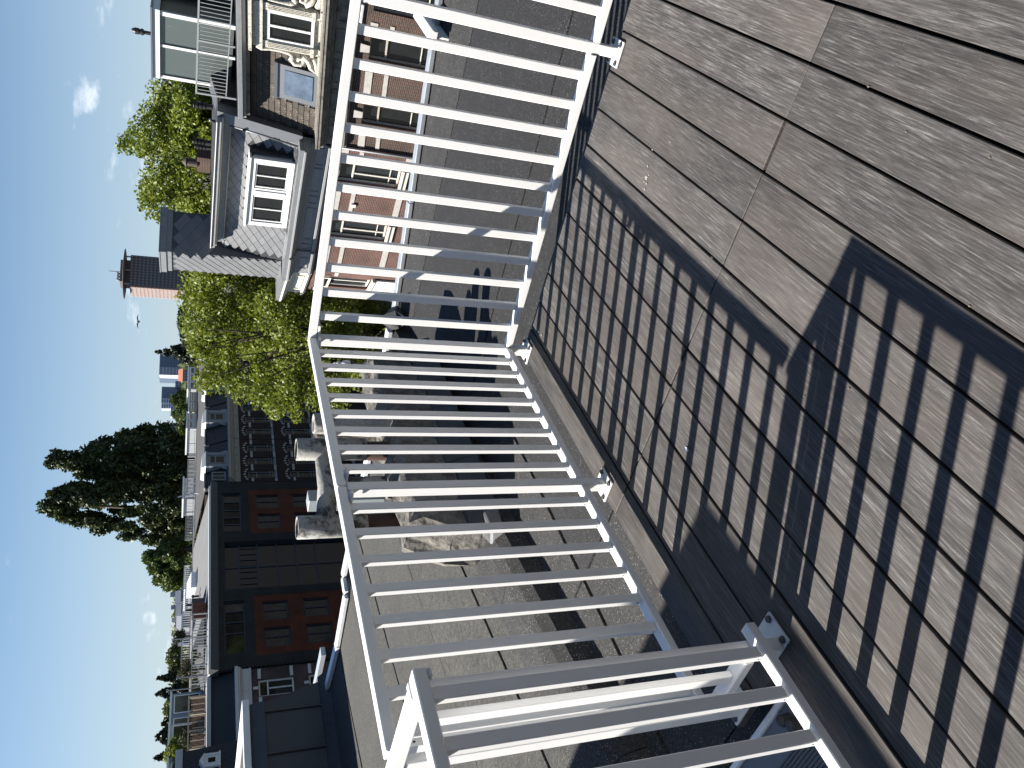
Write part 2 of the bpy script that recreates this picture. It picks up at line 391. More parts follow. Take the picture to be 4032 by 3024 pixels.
# far run, facing the slate-roofed houses
r1 = thing('metal_railing', 'white metal railing run standing before the red brick house across the street', 'railing', (-.4, FY, 0), group='white terrace railings')
post_with_plate(r1, -.405, FY+.003)
rail(r1, (FX-.021, FY), (-.405, FY), 'top_rail', Z_TOP0, Z_TOP1); rail(r1, (-.405+.002, FY), (2.36, FY), 'top_rail', Z_TOP0, Z_TOP1)
rail(r1, (FX+.022, FY), (-.427, FY), 'bottom_rail', Z_BOT0, Z_BOT1); rail(r1, (-.383, FY), (2.36, FY), 'bottom_rail', Z_BOT0, Z_BOT1)
bx = [-.512-.1158*i for i in range(11)] + [-.277+.1158*i for i in range(22)]
for x in bx: inst('baluster', BAL_X, r1, loc=(x, FY, 0))
post_with_plate(r1, 1.05, FY+.003); post_with_plate(r1, 2.3, FY+.003)
joint_sleeve(r1, FX+.05, FY, 'x'); joint_sleeve(r1, -.46, FY, 'x')
# side run, two panels
r2 = thing('metal_railing', 'white metal railing panel before the concrete chimney pots, beside the corner post', 'railing', (FX, 2.4, 0), group='white terrace railings')
post_with_plate(r2, FX, FY-.003)
rail(r2, (FX, FY-.0215), (FX, P2Y+.0005), 'top_rail', Z_TOP0, Z_TOP1); rail(r2, (FX, FY-.022), (FX, P2Y+.021), 'bottom_rail', Z_BOT0, Z_BOT1)
for i in range(8): inst('baluster', BAL_Y, r2, loc=(FX, 2.809-.107*i, 0))
joint_sleeve(r2, FX, FY-.06, 'y'); joint_sleeve(r2, FX, P2Y+.055, 'y')
r3 = thing('metal_railing', 'white metal railing panel before the grey bitumen roof, ending at the stair opening', 'railing', (FX, 1.5, 0), group='white terrace railings')
post_with_plate(r3, FX+.002, P2Y)
rail(r3, (FX, P2Y-.0015), (FX, 1.0), 'top_rail', Z_TOP0, Z_TOP1); rail(r3, (FX, P2Y-.021), (FX, 1.0), 'bottom_rail', Z_BOT0, Z_BOT1)
for i in range(8): inst('baluster', BAL_Y, r3, loc=(FX, 1.862-.116*i, 0))
joint_sleeve(r3, FX, P2Y-.055, 'y')
# short return panel beside the stair opening
SY = .966
r4 = thing('metal_railing', 'very short white metal railing panel of two balusters at the stair opening', 'railing', (-1.62, SY, 0), group='white terrace railings')
post_with_plate(r4, -1.765, SY+.02, py=SY+.001)
rail(r4, (-1.815, SY-.003), (-1.475, SY-.003), 'top_rail', Z_TOP0+.001, Z_TOP1-.001); rail(r4, (-1.742, SY-.003), (-1.515, SY-.003), 'bottom_rail', Z_BOT0, Z_BOT1)
for x in (-1.70, -1.60): inst('baluster', BAL_X, r4, loc=(x, SY-.003, 0))
MB().box(-1.50, -1.476, SY-.026, SY+.021, Z_TOP0-.006, Z_TOP1+.002).build('rail_cap', white, r4, bevel=.003)
# near run along the stair opening
NX = -1.452
r5 = thing('metal_railing', 'white metal railing run between the grey hatch and the wooden deck', 'railing', (NX, .6, 0), group='white terrace railings')
post_with_plate(r5, -1.494, .998, py=.966)
rail(r5, (NX, -2.4), (NX, .988), 'top_rail', Z_TOP0, Z_TOP1); rail(r5, (NX, -2.4), (NX, 1.012), 'bottom_rail', Z_BOT0-.004, Z_BOT1-.004, .036)
for i in range(27): inst('baluster', BAL_Y, r5, loc=(NX, .928-.1175*i, 0))
post_with_plate(r5, -1.494, -.55); post_with_plate(r5, -1.494, -2.1)
MB().box(NX+.002, NX+.022, .962, .986, Z_TOP0-.010, Z_TOP0-.001).build('rail_bracket', white_old, r5, bevel=.003)

# ================================================================== own building: flat roofs round the terrace
bit_black = mat('black_bitumen', (.0115,.0115,.0125), .88, noise=[(5,.25,(1,1,1)),(95,.95,(1,1,1)),(40,.35,(1,1,1))], speck=(85,.34,(.11,.11,.115)), bump=(300,.55,.003), obj_var=.16)
bit_dark = mat('dark_bitumen', (.022,.0217,.0213), .9, noise=[(4,.28,(1,1,1)),(90,.95,(1,1,1)),(40,.3,(1,1,1))], speck=(80,.34,(.16,.16,.157)), bump=(260,.55,.003), obj_var=.14)
bit_grey = mat('weathered_grey_bitumen', (.040,.0395,.0355), .92, noise=[(2.2,.25,(1,1,1)),(70,.85,(1,1,1)),(25,.3,(1,1,1))], speck=(70,.30,(.15,.148,.135)), bump=(170,.55,.004), obj_var=.12, col2=((.044,.042,.027), 1.6, .56, .8))
zinc = mat('galvanised_trim', (.52,.55,.58), .42, .55, noise=(14,.16,(1,1,1)), bump=(7,.15,.01))
lead = mat('lead_sheet', (.036,.038,.042), .7, 0.0, noise=(7,.3,(1,1,1)), bump=(9,.6,.02))
own_brick = mat('own_wall_brick', (.16,.075,.055), .9, noise=(6,.2,(1,1,1)))
ZR, ZL = -.100, .0
house1 = thing('apartment_building', 'building under the terrace with a black bitumen roof and galvanised edge trim', 'building', (1, 2, -13))
# plan of the black roof: step line to the neighbouring roof, street edge, then far to the right and behind
def stepx(y): return -2.60 - .155*(y-2.2)
EDGE = [at_z(*p, ZR) for p in ((1735,20),(1700,300),(1620,900),(1560,1230))]   # points on the street edge
def edge_y(x):  # straight street edge
    a, b = EDGE[0], EDGE[-1]; return a.y + (x-a.x)*(b.y-a.y)/(b.x-a.x)
def clip_quad(x0, x1, y0, y1):
    """strip of roofing clipped by the slanting step line (left) and the street edge (far)"""
    pts = [(max(x0, stepx(y0)), y0), (x1, y0), (x1, min(y1, edge_y(x1))), (max(x0, stepx(y1)), min(y1, edge_y(max(x0, stepx(y1)))))]
    return pts
# sheets: parallel to the far deck edge on the far side, parallel to the planks on the side
rows = [(-3.0,-2.0),(-2.0,-1.0),(-1.0,0.0),(0.0,1.0),(1.0,1.96),(1.96,3.08),(3.08,3.66),(3.66,4.32),(4.32,5.14),(5.14,7.2)]
for i, (y0, y1) in enumerate(rows):
    m_ = bit_black if i >= 5 else bit_dark
    zt = ZR + (.004 if i % 2 else 0)
    if y1 <= 3.09:
        MB().prism([(-2.345, y0+.008), (3.2, y0+.008), (3.2, y1), (-2.345, y1)], zt-.02, zt).build('bitumen_sheet', m_, house1, bevel=.0015)
        q = [(stepx(y0), y0+.006), (-2.357, y0+.006), (-2.357, y1), (stepx(y1), y1)]
        MB().prism(q, zt-.022, zt+.006).build('bitumen_sheet', bit_dark, house1, bevel=.0015)
    else:
        q = clip_quad(-9, 3.2, y0+.009, y1)
        if i == 9: q = [(stepx(y0), y0+.009), (3.2, y0+.009), (3.2, edge_y(3.2)-.10), (stepx(5.6), edge_y(stepx(5.6))-.10)]
        MB().prism(q, zt-.02, zt).build('bitumen_sheet', bit_dark if i == 9 else m_, house1, bevel=.0015)
MB().prism([(-2.4,-3),(3.2,-3),(3.2,edge_y(3.2)-.04),(stepx(5.6),edge_y(stepx(5.6))-.04),(-2.4,2)], -13, ZR-.024).build('wall', own_brick, house1)
MB().prism([(-2.6,-3),(3.18,-3),(3.18,edge_y(3.18)-.12),(stepx(5.5),edge_y(stepx(5.5))-.12)], ZR-.0235, ZR-.0205).build('underlay', mat('tar_black',(.006,.006,.006),.8), house1)
# galvanised edge trim in lengths
tx = [3.2, 1.6, .25, -1.25, -2.2, stepx(5.6)-.05]
for a, b in zip(tx[:-1], tx[1:]):
    A, B = Vector((a-.006, edge_y(a)-.05, ZR+.03)), Vector((b, edge_y(b)-.05, ZR+.03))
    mb = MB().bar(A, B, .10, .035); mb.bar(A+Vector((0,.045,-.09)), B+Vector((0,.045,-.09)), .012, .16)
    mb.build('edge_trim', zinc, house1, bevel=.004)
# raised diagonal flashing at the right end of the street edge
pa, pb = at_z(1712,150,.02), at_z(1640,45,.02)
MB().bar(pa, pb, .09, .04).bar(pa+Vector((0,.06,-.12)), pb+Vector((0,.06,-.12)), .02, .2).build('flashing', white_old, house1, bevel=.006)
MB().tube([at_z(1560,1225,-.06), at_z(1550,1262,.02), at_z(1566,1290,-.02)], [.05,.09,.03], 6).build('lead_cap', lead, house1)
# raised upstand hump along the party line
def hump(y0, y1, mb):
    prof = [(-.42,ZL+.001),(-.20,ZL+.022),(-.10,ZL+.018),(-.03,ZL-.01),(0,ZR+.002)]
    A = [Vector((stepx(y0)+dx, y0, z)) for dx, z in prof]+[Vector((stepx(y0)-.42,y0,ZR-.05)), Vector((stepx(y0),y0,ZR-.05))][::1]
    B = [Vector((stepx(y1)+dx, y1, z)) for dx, z in prof]+[Vector((stepx(y1)-.42,y1,ZR-.05)), Vector((stepx(y1),y1,ZR-.05))][::1]
    A = A[:5]+[A[6],A[5]]; B = B[:5]+[B[6],B[5]]
    return mb.hexa_sweep(A, B)
ys = [-3,-1.4,.2,1.25,2.35,3.4,4.5,5.42]
for a, b in zip(ys[:-1], ys[1:]): hump(a, b-.004, MB()).build('upstand_sheet', bit_dark, house1)

# neighbour with the grey-green bitumen roof
house2 = thing('apartment_building', 'neighbouring building with a weathered grey bitumen roof and pale edge trim', 'building', (-6, 2, -13))
E2 = [at_z(1545,1290,ZL), at_z(1480,1700,ZL), Vector((-6.0,5.30,0)), at_z(1373,2330,ZL), at_z(1339,2523,ZL), at_z(1289,2726,ZL), Vector((-12.5,5.7,0))]
def e2y(x):
    for a, b in zip(E2[:-1], E2[1:]):
        if b.x <= x <= a.x and abs(a.x-b.x) > 1e-3: return a.y+(x-a.x)*(b.y-a.y)/(b.x-a.x)
    return E2[0].y
bounds = [.40, .585, 1.34, 2.24, 2.95, 3.8, 4.7, 5.6, 7.5, 9.6]
for i, (a, b) in enumerate(zip(bounds[:-1], bounds[1:])):
    zt = ZL + (.005 if i % 2 else 0)
    xe0, xe1 = stepx(5.3)-b+.013, stepx(5.3)-a
    cuts = [-3, .4+.5*(i % 2), 3.1+.35*(i % 3), None]
    for j, (c0, c1) in enumerate(zip(cuts[:-1], cuts[1:])):
        L_ = lambda y, k: stepx(y)-(b-.013 if k == 0 else a)
        if c1 is None:
            q = [(L_(c0,0), c0), (L_(c0,1), c0), (L_(e2y(xe1)-.09,1), e2y(xe1)-.09), (L_(e2y(xe0)-.09,0), e2y(max(xe0,-12))-.09)]
        else: q = [(L_(c0,0), c0+.008), (L_(c0,1), c0+.008), (L_(c1,1), c1), (L_(c1,0), c1)]
        MB().prism(q, zt-.03, zt+.002*(j % 2)).build('bitumen_sheet', bit_grey, house2, bevel=.002)
body = [(stepx(-3)-.42, -3), (stepx(5.3)-.42, 5.2)]+[(v.x, v.y-.06) for v in E2[1:]]+[(-12.5,-3)]
MB().prism(body, -13, ZL-.036).build('wall', own_brick, house2)
MB().prism([(x,y-.03) for x,y in body], ZL-.035, ZL-.0305).build('underlay', MATS['tar_black'], house2)
pale = mat('pale_edge_trim', (.66,.68,.70), .45, .15, noise=(9,.12,(1,1,1)), bump=(6,.2,.01))
for a, b in zip(E2[:-1], E2[1:]):
    A, B = a+Vector((0,-.03,.03)), b+Vector((0,-.03,.03)); d = (B-A).normalized()
    MB().bar(A+d*.002, B-d*.004, .095, .04).bar(A+Vector((0,.05,-.09))+d*.002, B+Vector((0,.05,-.09))-d*.004, .012, .17).build('edge_trim', pale, house2, bevel=.004)
# ================================================================== chimney with H-shaped cowl on the party line
mortar = mat('weathered_mortar', (.15,.14,.125), .95, noise=[(5,.35,(1,1,1)),(38,.3,(1,1,1))], bump=(24,.8,.02), col2=((.06,.056,.05), 12, .46, .66))
cement = mat('stained_asbestos_cement', (.30,.295,.28), .92, noise=[(7,.22,(1,1,1)),(60,.18,(1,1,1))], bump=(45,.5,.006), col2=((.045,.045,.045), 9, .50, .60))
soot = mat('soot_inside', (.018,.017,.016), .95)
terra = mat('terracotta_flue', (.045,.022,.016), .9, noise=(9,.35,(1,1,1)), bump=(30,.3,.005))
CX0, CX1, CY0, CY1 = -3.05, -2.75, 2.70, 4.42
ch = thing('chimney', 'low plastered chimney with concrete H-shaped cowl and lead flashing on the grey roof', 'chimney', (-3.05, 3.4, 0))
def rough_block(mb, x0, x1, y0, y1, z0, zt, nx=6, ny=22, amp=.02, dome=.06, seed=1):
    r = random.Random(seed); k = len(mb.v); rows = []
    prof = []
    for i in range(nx+1):
        t = i/nx; prof.append((t, 1-(2*t-1)**4))
    ring = [(0,z0,0),(0,None,.55)]+[(t,None,h) for t, h in prof]+[(1,None,.55),(1,z0,0)]
    for j in range(ny+1):
        y = y0+(y1-y0)*j/ny
        endf = min(1, min(j, ny-j)/1.5+.55)
        for (t, zz, h) in ring:
            zz_ = z0 if zz is not None else (z0+(zt-z0)*.72*(h if h == .55 else 1)*endf if h == .55 else z0+(zt-z0)*(.90+.10*h)*endf)
            mb.v.append((x0+(x1-x0)*t+r.uniform(-1,1)*amp*.6, y+r.uniform(-1,1)*amp*.8, zz_+(0 if zz is not None else r.uniform(-1,1)*amp)))
    n = len(ring)
    for j in range(ny):
        for i in range(n-1):
            a = k+j*n+i; mb.f.append((a, a+1, a+1+n, a+n))
    mb.f.append(tuple(k+i for i in range(n))); mb.f.append(tuple(k+ny*n+i for i in range(n-1,-1,-1)))
    return mb
rough_block(MB(), CX0, CX1, CY0, CY1, -.04, .43).build('mortar_block', mortar, ch, smooth=False)
for i in range(7):
    y0 = CY0-.02+i*.255; r = random.Random(i)
    mb = MB(); zt = .11+r.uniform(-.02,.03)
    mb.hexa([(CX1+.012,y0,-.02),(CX1+.075,y0+r.uniform(-.01,.01),-.03),(CX1+.075+r.uniform(-.01,.01),y0+.262,-.03),(CX1+.012,y0+.262,-.02),
             (CX1-.03,y0,zt),(CX1+.02,y0,zt+.012),(CX1+.02,y0+.262,zt+.012),(CX1-.03,y0+.262,zt)])
    mb.build('lead_flashing', lead, ch, bevel=.006)
MB().hexa([(-2.80,2.60,.0),(-2.68,2.58,-.02),(-2.62,2.72,.0),(-2.80,2.72,.02),(-2.82,2.62,.02),(-2.70,2.62,.05),(-2.66,2.72,.08),(-2.82,2.72,.06)]).build('lead_flashing', mat('scuffed_lead',(.075,.077,.082),.5,.2,noise=(20,.4,(1,1,1))), ch, bevel=.01)
PR = Vector((-2.84, 3.44, .945)); PN = at_z(1168, 2078, .945)
cowl = None
def open_tube(c, z0, z1, ro, ri, seg=24):
    return MB().lathe((c.x, c.y, 0), [(ri,z0),(ro,z0),(ro,z1-.004),(ro-.004,z1),(ri+.002,z1),(ri,z1-.004),(ri,z0+.01)], seg)
c1 = open_tube(PR, .555, .945, .0635, .053).build('cowl_pipe', cement, ch, smooth=True)
c2 = open_tube(PN, .565, .945, .0635, .053).build('cowl_pipe', cement, ch, smooth=True)
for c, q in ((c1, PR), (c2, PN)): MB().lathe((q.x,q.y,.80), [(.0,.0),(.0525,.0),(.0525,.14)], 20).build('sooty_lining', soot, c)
dv = (PR-PN); mid = (PR+PN)/2
MB().tube([Vector((PN.x,PN.y,.79)), Vector((mid.x,mid.y,.775)), Vector((PR.x,PR.y,.79))], .054, 18).build('cowl_crossbar', cement, ch, smooth=True)
MB().tube([Vector((mid.x-.02,mid.y+.02,.30)), Vector((mid.x-.02,mid.y+.02,.60)), Vector((mid.x,mid.y,.78))], [.062,.06,.056], 14).build('flue_pipe', cement, ch, smooth=True)
MB().tube([Vector((mid.x-.02,mid.y+.02,.40)), Vector((mid.x-.02,mid.y+.02,.43))], .075, 14).build('flue_collar', mortar, ch, smooth=True)
def pot(x, y, z0, z1, r0, r1, m_, name='flue_pot'):
    p = MB().lathe((x,y,0), [(r0,z0),(r1,z1-.01),(r1-.003,z1),(r1-.014,z1),(r1-.014,z1-.16),(0,z1-.16)], 20).build(name, m_, ch, smooth=True); return p
third = at_dist(1235, 1668, 4.62)
pot(third.x, third.y, .3, .83, .085, .062, cement)
pot(PR.x-.03, PR.y+.02, .3, .56, .058, .056, terra); pot(PN.x-.02, PN.y+.03, .3, .57, .058, .056, terra)
pot(-2.96, 3.72, .3, .80, .07, .05, mortar)
q = at_dist(1242, 1972, 5.1)
MB().box(q.x-.05, q.x+.05, q.y-.05, q.y+.05, .30, q.z+.05).build('flue_box', mat('faded_box_grey',(.27,.30,.31),.6), ch, bevel=.004)

# ================================================================== rendered stair hut on the neighbouring roof (stands outside the picture, throws the broad shadow)
hut = thing('roof_hut', 'grey rendered stair hut on the neighbouring roof', 'hut', (-4.2, -1.2, 0))
render_m = mat('grey_render', (.28,.27,.255), .95, noise=(5,.12,(1,1,1)))
MB().box(-5.2,-3.455,-2.95,.53,.0,2.14).build('wall', render_m, hut)
MB().box(-5.26,-3.425,-2.99,.55,2.141,2.2).build('roof', bit_grey, hut)
MB().box(-3.454,-3.43,-1.9,-.95,.05,2.0).build('door', mat('grey_door',(.12,.13,.14),.5), hut)

# ================================================================== roof hatch beside the terrace
hx0, hx1, hy0, hy1, hz = -2.33, -1.552, .05, .915, -.045
hatch = thing('roof_hatch', 'grey roof hatch with pale rim and two dark pegs beside the deck', 'hatch', (-1.9,.5,ZR))
hatch_g = mat('hatch_grey_panel', (.085,.095,.11), .35, noise=(8,.1,(1,1,1)))
MB().box(hx0+.02,hx1,hy0,hy1-.02,ZR+.01,hz-.012).build('panel', hatch_g, hatch)
MB().box(hx0,hx1,hy1-.02,hy1,ZR+.01,hz).build('rim', pale, hatch, bevel=.003); MB().box(hx0,hx0+.02,hy0,hy1-.021,ZR+.01,hz).build('rim', pale, hatch, bevel=.003)
for p in ((3083,2838),(3118,2856)):
    v = at_z(*p, hz+.01)
    MB().lathe((v.x,v.y,hz-.012), [(.019,0),(.019,.004),(.0165,.005),(.0165,.030),(.013,.034),(0,.034)], 16).build('peg', mat('rubber_peg',(.03,.03,.032),.6), hatch, smooth=True)
for i in range(26):
    y = .80-.0105*i
    MB().box(-1.86-.004*i,-1.60,y-.0015,y+.0015,hz-.0125,hz-.008).build('rib', mat('hatch_rib',(.05,.055,.06),.5), hatch)

# ================================================================== zinc dormer at the end of the grey roof
zdark = mat('dark_zinc_cladding', (.045,.050,.057), .5, .35, noise=(4,.18,(1,1,1)), bump=(5,.2,.01))
dorm = thing('roof_dormer', 'dark zinc clad dormer with standing seams and white roof edge', 'dormer', (-8.4, 4.4, 0))
DX = -7.62; dn = Vector((1,0,0)); dp0 = Vector((DX,0,0))
dt = at_plane(1000,2783,dp0,dn); db = at_plane(1290,2668,dp0,dn)
zt, yt, zb, yb = dt.z, dt.y, -.02, db.y
W_ = 1.9
pts = [(DX,1.2,zb),(DX,yb,zb),(DX,yt,zt),(DX,1.2,zt)]
mb = MB(); mb.hexa_sweep([Vector(p) for p in pts], [Vector((p[0]-W_,p[1],p[2])) for p in pts]); mb.build('cladding', zdark, dorm)
for k in range(8):
    t = at_plane(960+38*k, 2820+135*k, dp0, dn) if k < 2 else None
    y0 = (4.93 if k == 0 else 4.93-.47*k)
    MB().hexa([(DX,y0-.012,zb+.1),(DX+.022,y0-.012,zb+.1),(DX+.022,y0+.012,zb+.1),(DX,y0+.012,zb+.1),(DX,y0-.012,zt-.02),(DX+.022,y0-.012,zt-.02),(DX+.022,y0+.012,zt-.02),(DX,y0+.012,zt-.02)]).build('standing_seam', zdark, dorm, bevel=.006)
MB().hexa([(DX+.001,1.2,zb),(DX+.16,1.2,zb-.0),(DX+.16,yb+.02,zb),(DX+.001,yb+.02,zb),(DX+.001,1.2,zb+.13),(DX+.02,1.2,zb+.12),(DX+.02,yb+.02,zb+.12),(DX+.001,yb+.02,zb+.13)]).build('flashing', lead, dorm, bevel=.004)
MB().hexa([(DX+.03,1.2,zt-.10),(DX+.04,1.2,zt-.10),(DX+.04,yt+.03,zt-.10),(DX+.03,yt+.03,zt-.10),(DX-.02,1.2,zt+.04),(DX+.0,1.2,zt+.05),(DX+.0,yt+.03,zt+.05),(DX-.02,yt+.03,zt+.04)]).build('verge_strip', zdark, dorm)
trimw = mat('white_trim_paint', (.78,.78,.77), .5, noise=(5,.06,(1,1,1)))
MB().box(DX-.03,DX+.06,1.2,yt+.06,zt+.051,zt+.12).build('roof_trim', trimw, dorm, bevel=.005)
MB().box(DX-W_-.05,DX-.031,yt-.01,yt+.06,zt+.051,zt+.12).build('roof_trim', trimw, dorm, bevel=.005)
MB().box(DX-W_-.05,DX-.031,1.2,yt-.012,zt+.03,zt+.075).build('roof_sheet', bit_grey, dorm)
for a, b in (((-7.5,5.52),(-8.8,5.58)),):
    MB().bar((a[0],a[1],.03),(b[0],b[1],.03),.11,.05).build('gutter_edge', zinc, dorm)
# ================================================================== facades
class Fac:
    """a vertical facade plane: s runs along it (to the right seen from outside), d outwards"""
    def __init__(f, O, a, shear=0.0, s_ref=0.0):
        f.O = Vector((O[0], O[1], 0)); f.a = Vector((a[0], a[1], 0)).normalized(); f.n = Vector((f.a.y, -f.a.x, 0)); f.k = shear; f.s0 = s_ref
    def P(f, s, z, d=0.0):
        return f.O + f.a*s + f.n*d + Vector((0, 0, z + f.k*(s-f.s0)))
    def sz(f, x, y, d=0.0):
        p = at_plane(x, y, f.O + f.n*d, f.n); s = (p-f.O).dot(f.a); return s, p.z - f.k*(s-f.s0)
    def box(f, mb, s0, s1, z0, z1, d0, d1):
        s0, s1 = sorted((s0, s1)); z0, z1 = sorted((z0, z1)); d0, d1 = sorted((d0, d1))
        return mb.hexa([f.P(s0,z0,d0),f.P(s1,z0,d0),f.P(s1,z0,d1),f.P(s0,z0,d1),f.P(s0,z1,d0),f.P(s1,z1,d0),f.P(s1,z1,d1),f.P(s0,z1,d1)])
    def slope(f, mb, s0, s1, z0, z1, d0, d1, th=.05):
        """slab leaning from depth d0 at z0 to d1 at z1"""
        return mb.hexa([f.P(s0,z0,d0-th),f.P(s1,z0,d0-th),f.P(s1,z0,d0),f.P(s0,z0,d0),f.P(s0,z1,d1-th),f.P(s1,z1,d1-th),f.P(s1,z1,d1),f.P(s0,z1,d1)])
    def poly(f, mb, pts, d0, d1):
        return mb.hexa_sweep([f.P(s,z,d0) for s, z in pts], [f.P(s,z,d1) for s, z in pts])
    def wall(f, mb, s0, s1, z0, z1, holes, d0=-.35, d1=0.0):
        ss = sorted({s0, s1, *[h[0] for h in holes], *[h[1] for h in holes]}); ss = [s for s in ss if s0 <= s <= s1]
        for a, b in zip(ss[:-1], ss[1:]):
            hs = sorted([h for h in holes if h[0] <= a+1e-6 and h[1] >= b-1e-6], key=lambda h: h[2])
            z = z0
            for h in hs:
                if h[2] > z: f.box(mb, a, b, z, h[2], d0, d1)
                z = max(z, h[3])
            if z < z1: f.box(mb, a, b, z, z1, d0, d1)
        return mb
def brick_mat(name, c1, c2, mortar, F, bw=.21, bh=.062, ms=.011):
    if name in MATS: return MATS[name]
    M = bpy.data.materials.new(name); M.use_nodes = True; N, L = M.node_tree.nodes, M.node_tree.links; bs = N['Principled BSDF']
    tc = N.new('ShaderNodeTexCoord'); dt = N.new('ShaderNodeVectorMath'); dt.operation = 'DOT_PRODUCT'; dt.inputs[1].default_value = F.a; L.new(tc.outputs['Object'], dt.inputs[0])
    sp = N.new('ShaderNodeSeparateXYZ'); L.new(tc.outputs['Object'], sp.inputs[0]); cb = N.new('ShaderNodeCombineXYZ'); L.new(dt.outputs['Value'], cb.inputs[0]); L.new(sp.outputs['Z'], cb.inputs[1])
    b = N.new('ShaderNodeTexBrick'); L.new(cb.outputs[0], b.inputs['Vector']); b.inputs['Scale'].default_value = 1
    b.inputs['Color1'].default_value = (*c1,1); b.inputs['Color2'].default_value = (*c2,1); b.inputs['Mortar'].default_value = (*mortar,1)
    b.inputs['Brick Width'].default_value = bw; b.inputs['Row Height'].default_value = bh; b.inputs['Mortar Size'].default_value = ms; b.inputs['Mortar Smooth'].default_value = .2; b.inputs['Bias'].default_value = 0
    nz = N.new('ShaderNodeTexNoise'); nz.inputs['Scale'].default_value = 1.3; nz.inputs['Detail'].default_value = 6; L.new(tc.outputs['Object'], nz.inputs['Vector'])
    mr = N.new('ShaderNodeMapRange'); mr.inputs[1].default_value=.3; mr.inputs[2].default_value=.7; mr.inputs[3].default_value=.7; mr.inputs[4].default_value=1.25; L.new(nz.outputs[0], mr.inputs[0])
    sc = N.new('ShaderNodeVectorMath'); sc.operation = 'SCALE'; L.new(b.outputs['Color'], sc.inputs[0]); L.new(mr.outputs[0], sc.inputs['Scale']); L.new(sc.outputs[0], bs.inputs['Base Color'])
    bp = N.new('ShaderNodeBump'); bp.inputs['Strength'].default_value = .6; bp.inputs['Distance'].default_value = .01; bp.invert = True; L.new(b.outputs['Fac'], bp.inputs['Height']); L.new(bp.outputs[0], bs.inputs['Normal'])
    bs.inputs['Roughness'].default_value = .9; MATS[name] = M; return M
glass = mat('dark_window_glass', (.012,.014,.015), .06, spec=.6, noise=(3,.3,(1,1,1)))
glass_grn = mat('room_glass', (.018,.024,.026), .05, spec=.7, noise=(2,.5,(1,1,1)))
stone = mat('pale_stone', (.42,.40,.37), .85, noise=(8,.14,(1,1,1)))
cream = mat('cream_window_paint', (.60,.58,.52), .5, noise=(6,.06,(1,1,1)))
white_w = mat('white_window_paint', (.68,.68,.66), .45, noise=(6,.05,(1,1,1)))
bluegrey = mat('grey_white_cornice_paint', (.26,.265,.265), .6, noise=[(5,.12,(1,1,1)),(22,.08,(1,1,1))])
black_m = mat('black_plastic_vent', (.012,.012,.013), .5)
def window(parent, F, s0, s1, z0, z1, d, m_=None, fw=.07, mull=(), trans=(), gm=None, name='window', fd=.08, low_mull_top=None):
    m_ = m_ or white_w; gm = gm or glass
    mb = MB()
    F.box(mb, s0, s0+fw, z0, z1, d-fd, d); F.box(mb, s1-fw, s1, z0, z1, d-fd, d)
    F.box(mb, s0+fw, s1-fw, z0, z0+fw, d-fd, d-.002); F.box(mb, s0+fw, s1-fw, z1-fw, z1, d-fd, d-.002)
    for s in mull: F.box(mb, s-fw*.4, s+fw*.4, z0+fw, (low_mull_top or z1)-fw*.9, d-fd+.01, d-.004)
    for z in trans: F.box(mb, s0+fw, s1-fw, z-fw*.45, z+fw*.45, d-fd+.008, d-.006)
    w = mb.build(name, m_, parent)
    ss = [s0+fw]+list(mull)+[s1-fw]; zs = [z0+fw]+sorted(trans)+[z1-fw]
    for j in range(len(zs)-1):
        cols = ss if not (low_mull_top and j == len(zs)-2) else [s0+fw, s1-fw]
        for i in range(len(cols)-1):
            g = MB(); F.box(g, cols[i]+.01, cols[i+1]-.01, zs[j]+.01, zs[j+1]-.01, d-fd*.7-.01, d-fd*.7)
            g.build('pane', gm, w)
    return w
def plate(F, name, m_, parent, s0, s1, z0, z1, d0, d1, bevel=0, sub=None):
    mb = MB(); F.box(mb, s0, s1, z0, z1, d0, d1); return mb.build(name, m_, parent, bevel=bevel)
def inside(pt, poly):
    x, y = pt; c = False; n = len(poly)
    for i in range(n):
        x1, y1 = poly[i]; x2, y2 = poly[(i+1) % n]
        if (y1 > y) != (y2 > y) and x < (x2-x1)*(y-y1)/(y2-y1)+x1: c = not c
    return c

Fo = at_plane(1183, 700, Vector((0,26,0)), Vector((0,1,0)))
FA = Fac(Fo, (.968,-.25))
FB = Fac(Fo, (.968,-.25), .078, 2.0)
hA = thing('brick_house', 'red brick corner house with grey slate mansard and white double dormer window', 'house', (*FA.P(-1.5,-13,-4)[:2], -13))
hB = thing('brick_house', 'crooked brown brick house with mossy tile mansard, peeling ornate dormer and glass penthouse', 'house', (*FA.P(4,-13,-4)[:2], -13))
brickA = brick_mat('red_brick', (.125,.043,.034), (.088,.031,.027), (.145,.12,.10), FA)
brickB = brick_mat('brown_brick', (.075,.036,.026), (.050,.026,.020), (.105,.088,.072), FA)
slate = mat('grey_slate_tile', (.142,.146,.154), .5, noise=[(1.2,.08,(1,1,1)),(12,.06,(1,1,1))], obj_var=.10, spec=.5)
slate_gap = mat('slate_underlay', (.022,.023,.026), .8)
zincA = mat('zinc_sheet', (.15,.157,.17), .45, .4, noise=(3,.1,(1,1,1)))
zinc_ledge = mat('zinc_gutter_ledge', (.20,.21,.22), .5, .3, noise=(6,.15,(1,1,1)))

